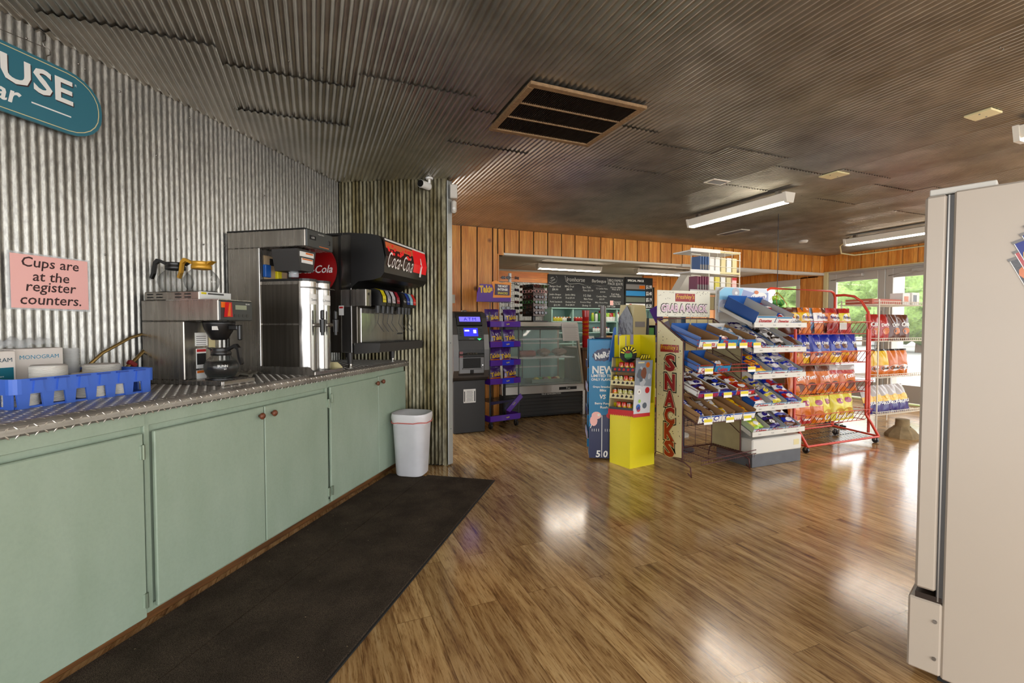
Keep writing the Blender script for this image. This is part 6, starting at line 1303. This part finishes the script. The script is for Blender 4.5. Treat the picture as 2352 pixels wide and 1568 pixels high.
mb = MB(); mb.box(-.18, 0, -.10, .1, 1.45, 1.461, 'white', .002); mb.bar((-.02,-.1,1.2),(-.02,-.1,1.455),.006,ww); mb.build('side_shelf', TW)
# row of goods behind the snack rack
t = thing('goods_shelf', 'low dark shelf of packaged goods seen through the SNACKS rack', 'shelf', (3.80, 4.75, 0))
mb = MB(); mb.box(0, 1.5, 0, .3, 1.08, 1.10, 'white', .003); mb.box(0,1.5,.3,.31,.3,1.35,'cream'); mb.box(0,1.5,0,.3,.30,.32,'white'); mb.box(0,.02,0,.31,0,1.35,'dark_grey'); mb.box(1.48,1.5,0,.31,0,1.35,'dark_grey'); mb.build('unit', t)
for i in range(12): carton2('goods_box', '%s packaged box from the left on the shelf behind the SNACKS rack' % ORD[i], (3.88+.115*i, 4.86, 1.10), .10, .14, .13+.03*(i % 3), ['green','navy','red','white','foil_orange','cream','dark_red','foil_lime','sky_blue','white','foil_dark','foil_yellow'][i], 0, 'box', 'boxes on the goods shelf')
# ================= blue edged counter rack with box and white stand =================
BR = thing('wire_merchandiser', 'blue edged wire merchandiser of candy behind the yellow display', 'display rack', (3.02, 4.32, 0), 0)
mb = MB()
for x in (0, .62):
    for y in (0, .35): mb.bar((x, y, .0), (x, y, 1.10), .006, 'chrome', 6)
mb.bar((.06,-.0,.0),(.06,0,1.1),.005,'chrome'); mb.build('frame', BR)
mb = MB(); mb.box(-.02, .64, -.02, .37, 1.085, 1.12, 'navy', .003); mb.box(.30, .66, -.03, -.02, 1.07, 1.125, M('label_rail', (110,130,190), .2), .002); mb.box(-.02,.30,-.03,-.02,1.06,1.12,'navy'); mb.build('top_shelf', BR)
for z in (.30, .60, .86): mb = MB(); mb.box(0, .62, 0, .35, z, z+.01, 'steel'); mb.box(-.01, .63, -.015, -.005, z-.02, z+.03, 'navy' if z != .60 else 'white', .002); mb.build('shelf', BR)
for si, z in enumerate((.31,.61,.87)):
    for i in range(7): carton2('candy_box', '%s candy box from the left on the %s shelf of the blue edged merchandiser' % (ORD[i], ['lowest','middle','upper'][si]), (3.02+.06+.083*i, 4.40, z), .07, .1, .13+.02*((i+si) % 3), ['dark_red','foil_dark','white','red','navy','cream','foil_orange'][(i+si*3) % 7], 0, 'candy box', 'boxes on the blue edged merchandiser')
t = thing('carton_dispenser', 'folded white and black carton standing on the blue edged merchandiser', 'box', (3.33, 4.45, 1.121), .25)
mb = MB(); mb.prism([(-.09,0),(.13,0),(.145,.22),(.12,.36),(-.07,.37),(-.10,.22)], -.10, .10, 'cream'); mb.prism([(-.10,0),(.10,0),(.10,.22),(-.02,.36),(-.10,.22)], -.103, -.093, 'foil_dark', 'yz'); mb.build('box', t)
for i in range(4): pass
mb = MB(); mb.box(-.06,.11,-.104,-.10,.12,.18,'grey_ink'); mb.build('print', t)
t = thing('ticket_stand', 'white moulded ticket stand with purple cards behind the cream header', 'stand', (3.70, 4.30, 1.0), -.25)
mb = MB(); mb.prism([(.05,.10),(.14,.10),(.16,.45),(.20,.62),(.30,.84),(.22,.86),(.10,.66),(-.02,.50),(-.03,.46),(.08,.52),(.07,.30)], -.10, .10, wm); mb.prism([(.16,.50),(.42,.50),(.42,.56),(.34,.78),(.26,.82),(.20,.62)], .06, .09, wm); mb.box(.18,.42,-.1,.1,.50,.56,wm,.004); mb.build('body', t)
mb = MB(); mb.box(-.02,.08,-.115,-.105,.33,.50,'purple',.002,X=T(ry=-.5)); mb.box(.0,.09,-.115,-.105,.14,.30,'lilac',.002,X=T(ry=-.4)); mb.build('cards', t)
mb = MB(); mb.bar((.12,0,-1.0),(.12,0,.12),.02,'white',8); mb.cyl(.12,0,-1.0,-.98,.15,'white',16); mb.build('pole', t)
# hanging net bag
t = thing('net_bag', 'green and red net bag of balls hanging before the far window', 'net bag', (4.96, 3.90, 0))
mb = MB(); mb.bar((0,0,1.62),(0,0,2.545),.004,'black_wire'); mb.build('cord', t)
mb = MB()
for i in range(12):
    a = 2*pi*i/12; mb.tube([(.01*cos(a),.01*sin(a),1.64),(.06*cos(a),.06*sin(a),1.58),(.115*cos(a+.15),.115*sin(a+.15),1.50),(.125*cos(a+.3),.125*sin(a+.3),1.45),(.08*cos(a+.4),.08*sin(a+.4),1.40),(0,0,1.385)], .0025, 'foil_red' if i % 2 else 'foil_lime', 4)
mb.build('net', t)
for i, (x, y, z) in enumerate([(.05,.0,1.45),(-.06,.02,1.45),(0,-.06,1.44),(.0,.06,1.47),(.03,-.03,1.52),(-.04,-.02,1.52),(0,.02,1.57),(-.01,-.0,1.42)]): b = MB(); b.lathe([(.038*sin(pi*j/8), -.038*cos(pi*j/8)) for j in range(9)], 'green' if i % 3 else 'foil_lime', 12); tag(b.build('ball', loc=(4.96+x, 3.90+y, z)), 'green ball inside the hanging net bag', 'ball', 'balls in the net bag')
# ================= white cooler at the right edge =================
FA = radians(199.0); CK_ = thing('upright_cooler', 'tall white upright cooler filling the right edge, seen from its plain side', 'cooler', (1.955, .962, 0), FA)
# local: front faces -y, its visible side is the +x side at x=0
fw = 'fridge_white'
mb = MB(); mb.box(-.75, 0, .062, .78, .035, 1.70, fw, .006); mb.build('body', CK_)
mb = MB(); mb.box(-.745, -.004, .045, .062, .30, 1.69, 'dark_grey'); mb.box(-.75, -.001, .048, .052, .30, 1.69, 'steel'); mb.build('gasket', CK_)
mb = MB(); mb.box(-.75, 0, -.012, .045, .33, 1.695, fw, .008); mb.build('door', CK_)
mb = MB(); mb.box(-.75, .002, -.028, .062, .04, .295, fw, .006)
for z in (.10,.23): mb.cyl(.045, z, .0, .008, .006, 'steel', 10, axis='x')
mb.box(-.74, -.002, -.01, .06, .295, .315, 'louvre_brown'); mb.build('kick_panel', CK_)
mb = MB(); mb.box(-.75, -.03, -.005, .16, 1.70, 1.722, 'white_paint', .003); mb.build('top_trim', CK_)
mb = MB(); mb.box(-.7, -.05, .05, .75, .0, .04, 'matt_black'); mb.build('feet_frame', CK_)
# printed crisp tubes on the cooler side (flat decals)
mb = MB(); XS = T(0, 0, 0, rz=pi/2)
def tube_decal(s, z, w, L, rot, body, lidc, chip, k):
    c, sn = cos(rot), sin(rot)
    def P(a, b): return (.0015+k*.0006, s+a*c-b*sn, z+a*sn+b*c)
    def poly(pts, m): mb.add([P(a, b) for a, b in pts], [tuple(range(len(pts)))], m)
    poly([(0,0),(w,0),(w,-L),(0,-L)], body); k += .3
    mb.add([(p[0]+.0002, p[1], p[2]) for p in [P(-.003,0),P(w+.003,0),P(w+.003,.009),P(-.003,.009)]], [(0,1,2,3)], 'strip_grey'); mb.add([(p[0]+.0003, p[1], p[2]) for p in [P(w*.45+w*.42*cos(a),-L*.22+L*.12*sin(a)) for a in [2*pi*i/10 for i in range(10)]]], [tuple(range(10))], chip); mb.add([(p[0]+.0004, p[1], p[2]) for p in [P(w*.5+w*.35*cos(a),-L*.5+L*.12*sin(a)) for a in [2*pi*i/10 for i in range(10)]]], [tuple(range(10))], 'foil_dark')
    for q in (0, w-.0015): mb.add([(p[0]+.0003, p[1], p[2]) for p in [P(q,0),P(q+.0015,0),P(q+.0015,-L),P(q,-L)]], [(0,1,2,3)], 'white_ink')
S0 = .16+.035
for k, (s, z, b_, ch) in enumerate([(.0,1.452,'foil_dark','foil_orange'),(.010,1.475,'foil_red','foil_orange'),(.008,1.505,M('tube_blue',(20,34,120),.4),'foil_yellow'),(.024,1.528,'tube_blue','foil_yellow'),(.032,1.552,'tube_blue','tube_blue')]): mb = MB(); tube_decal(S0+s, z, .075, .22, .40, b_, 'steel', ch, k); mb.build('printed_tube', CK_)
for z in (1.0, .665): mb = MB(); mb.add([(.0015, S0+.10+.05*cos(a)*.6, z+.04*sin(a)) for a in [2*pi*i/12 for i in range(12)]], [tuple(range(12))], 'snack_red'); mb.build('printed_spot', CK_)
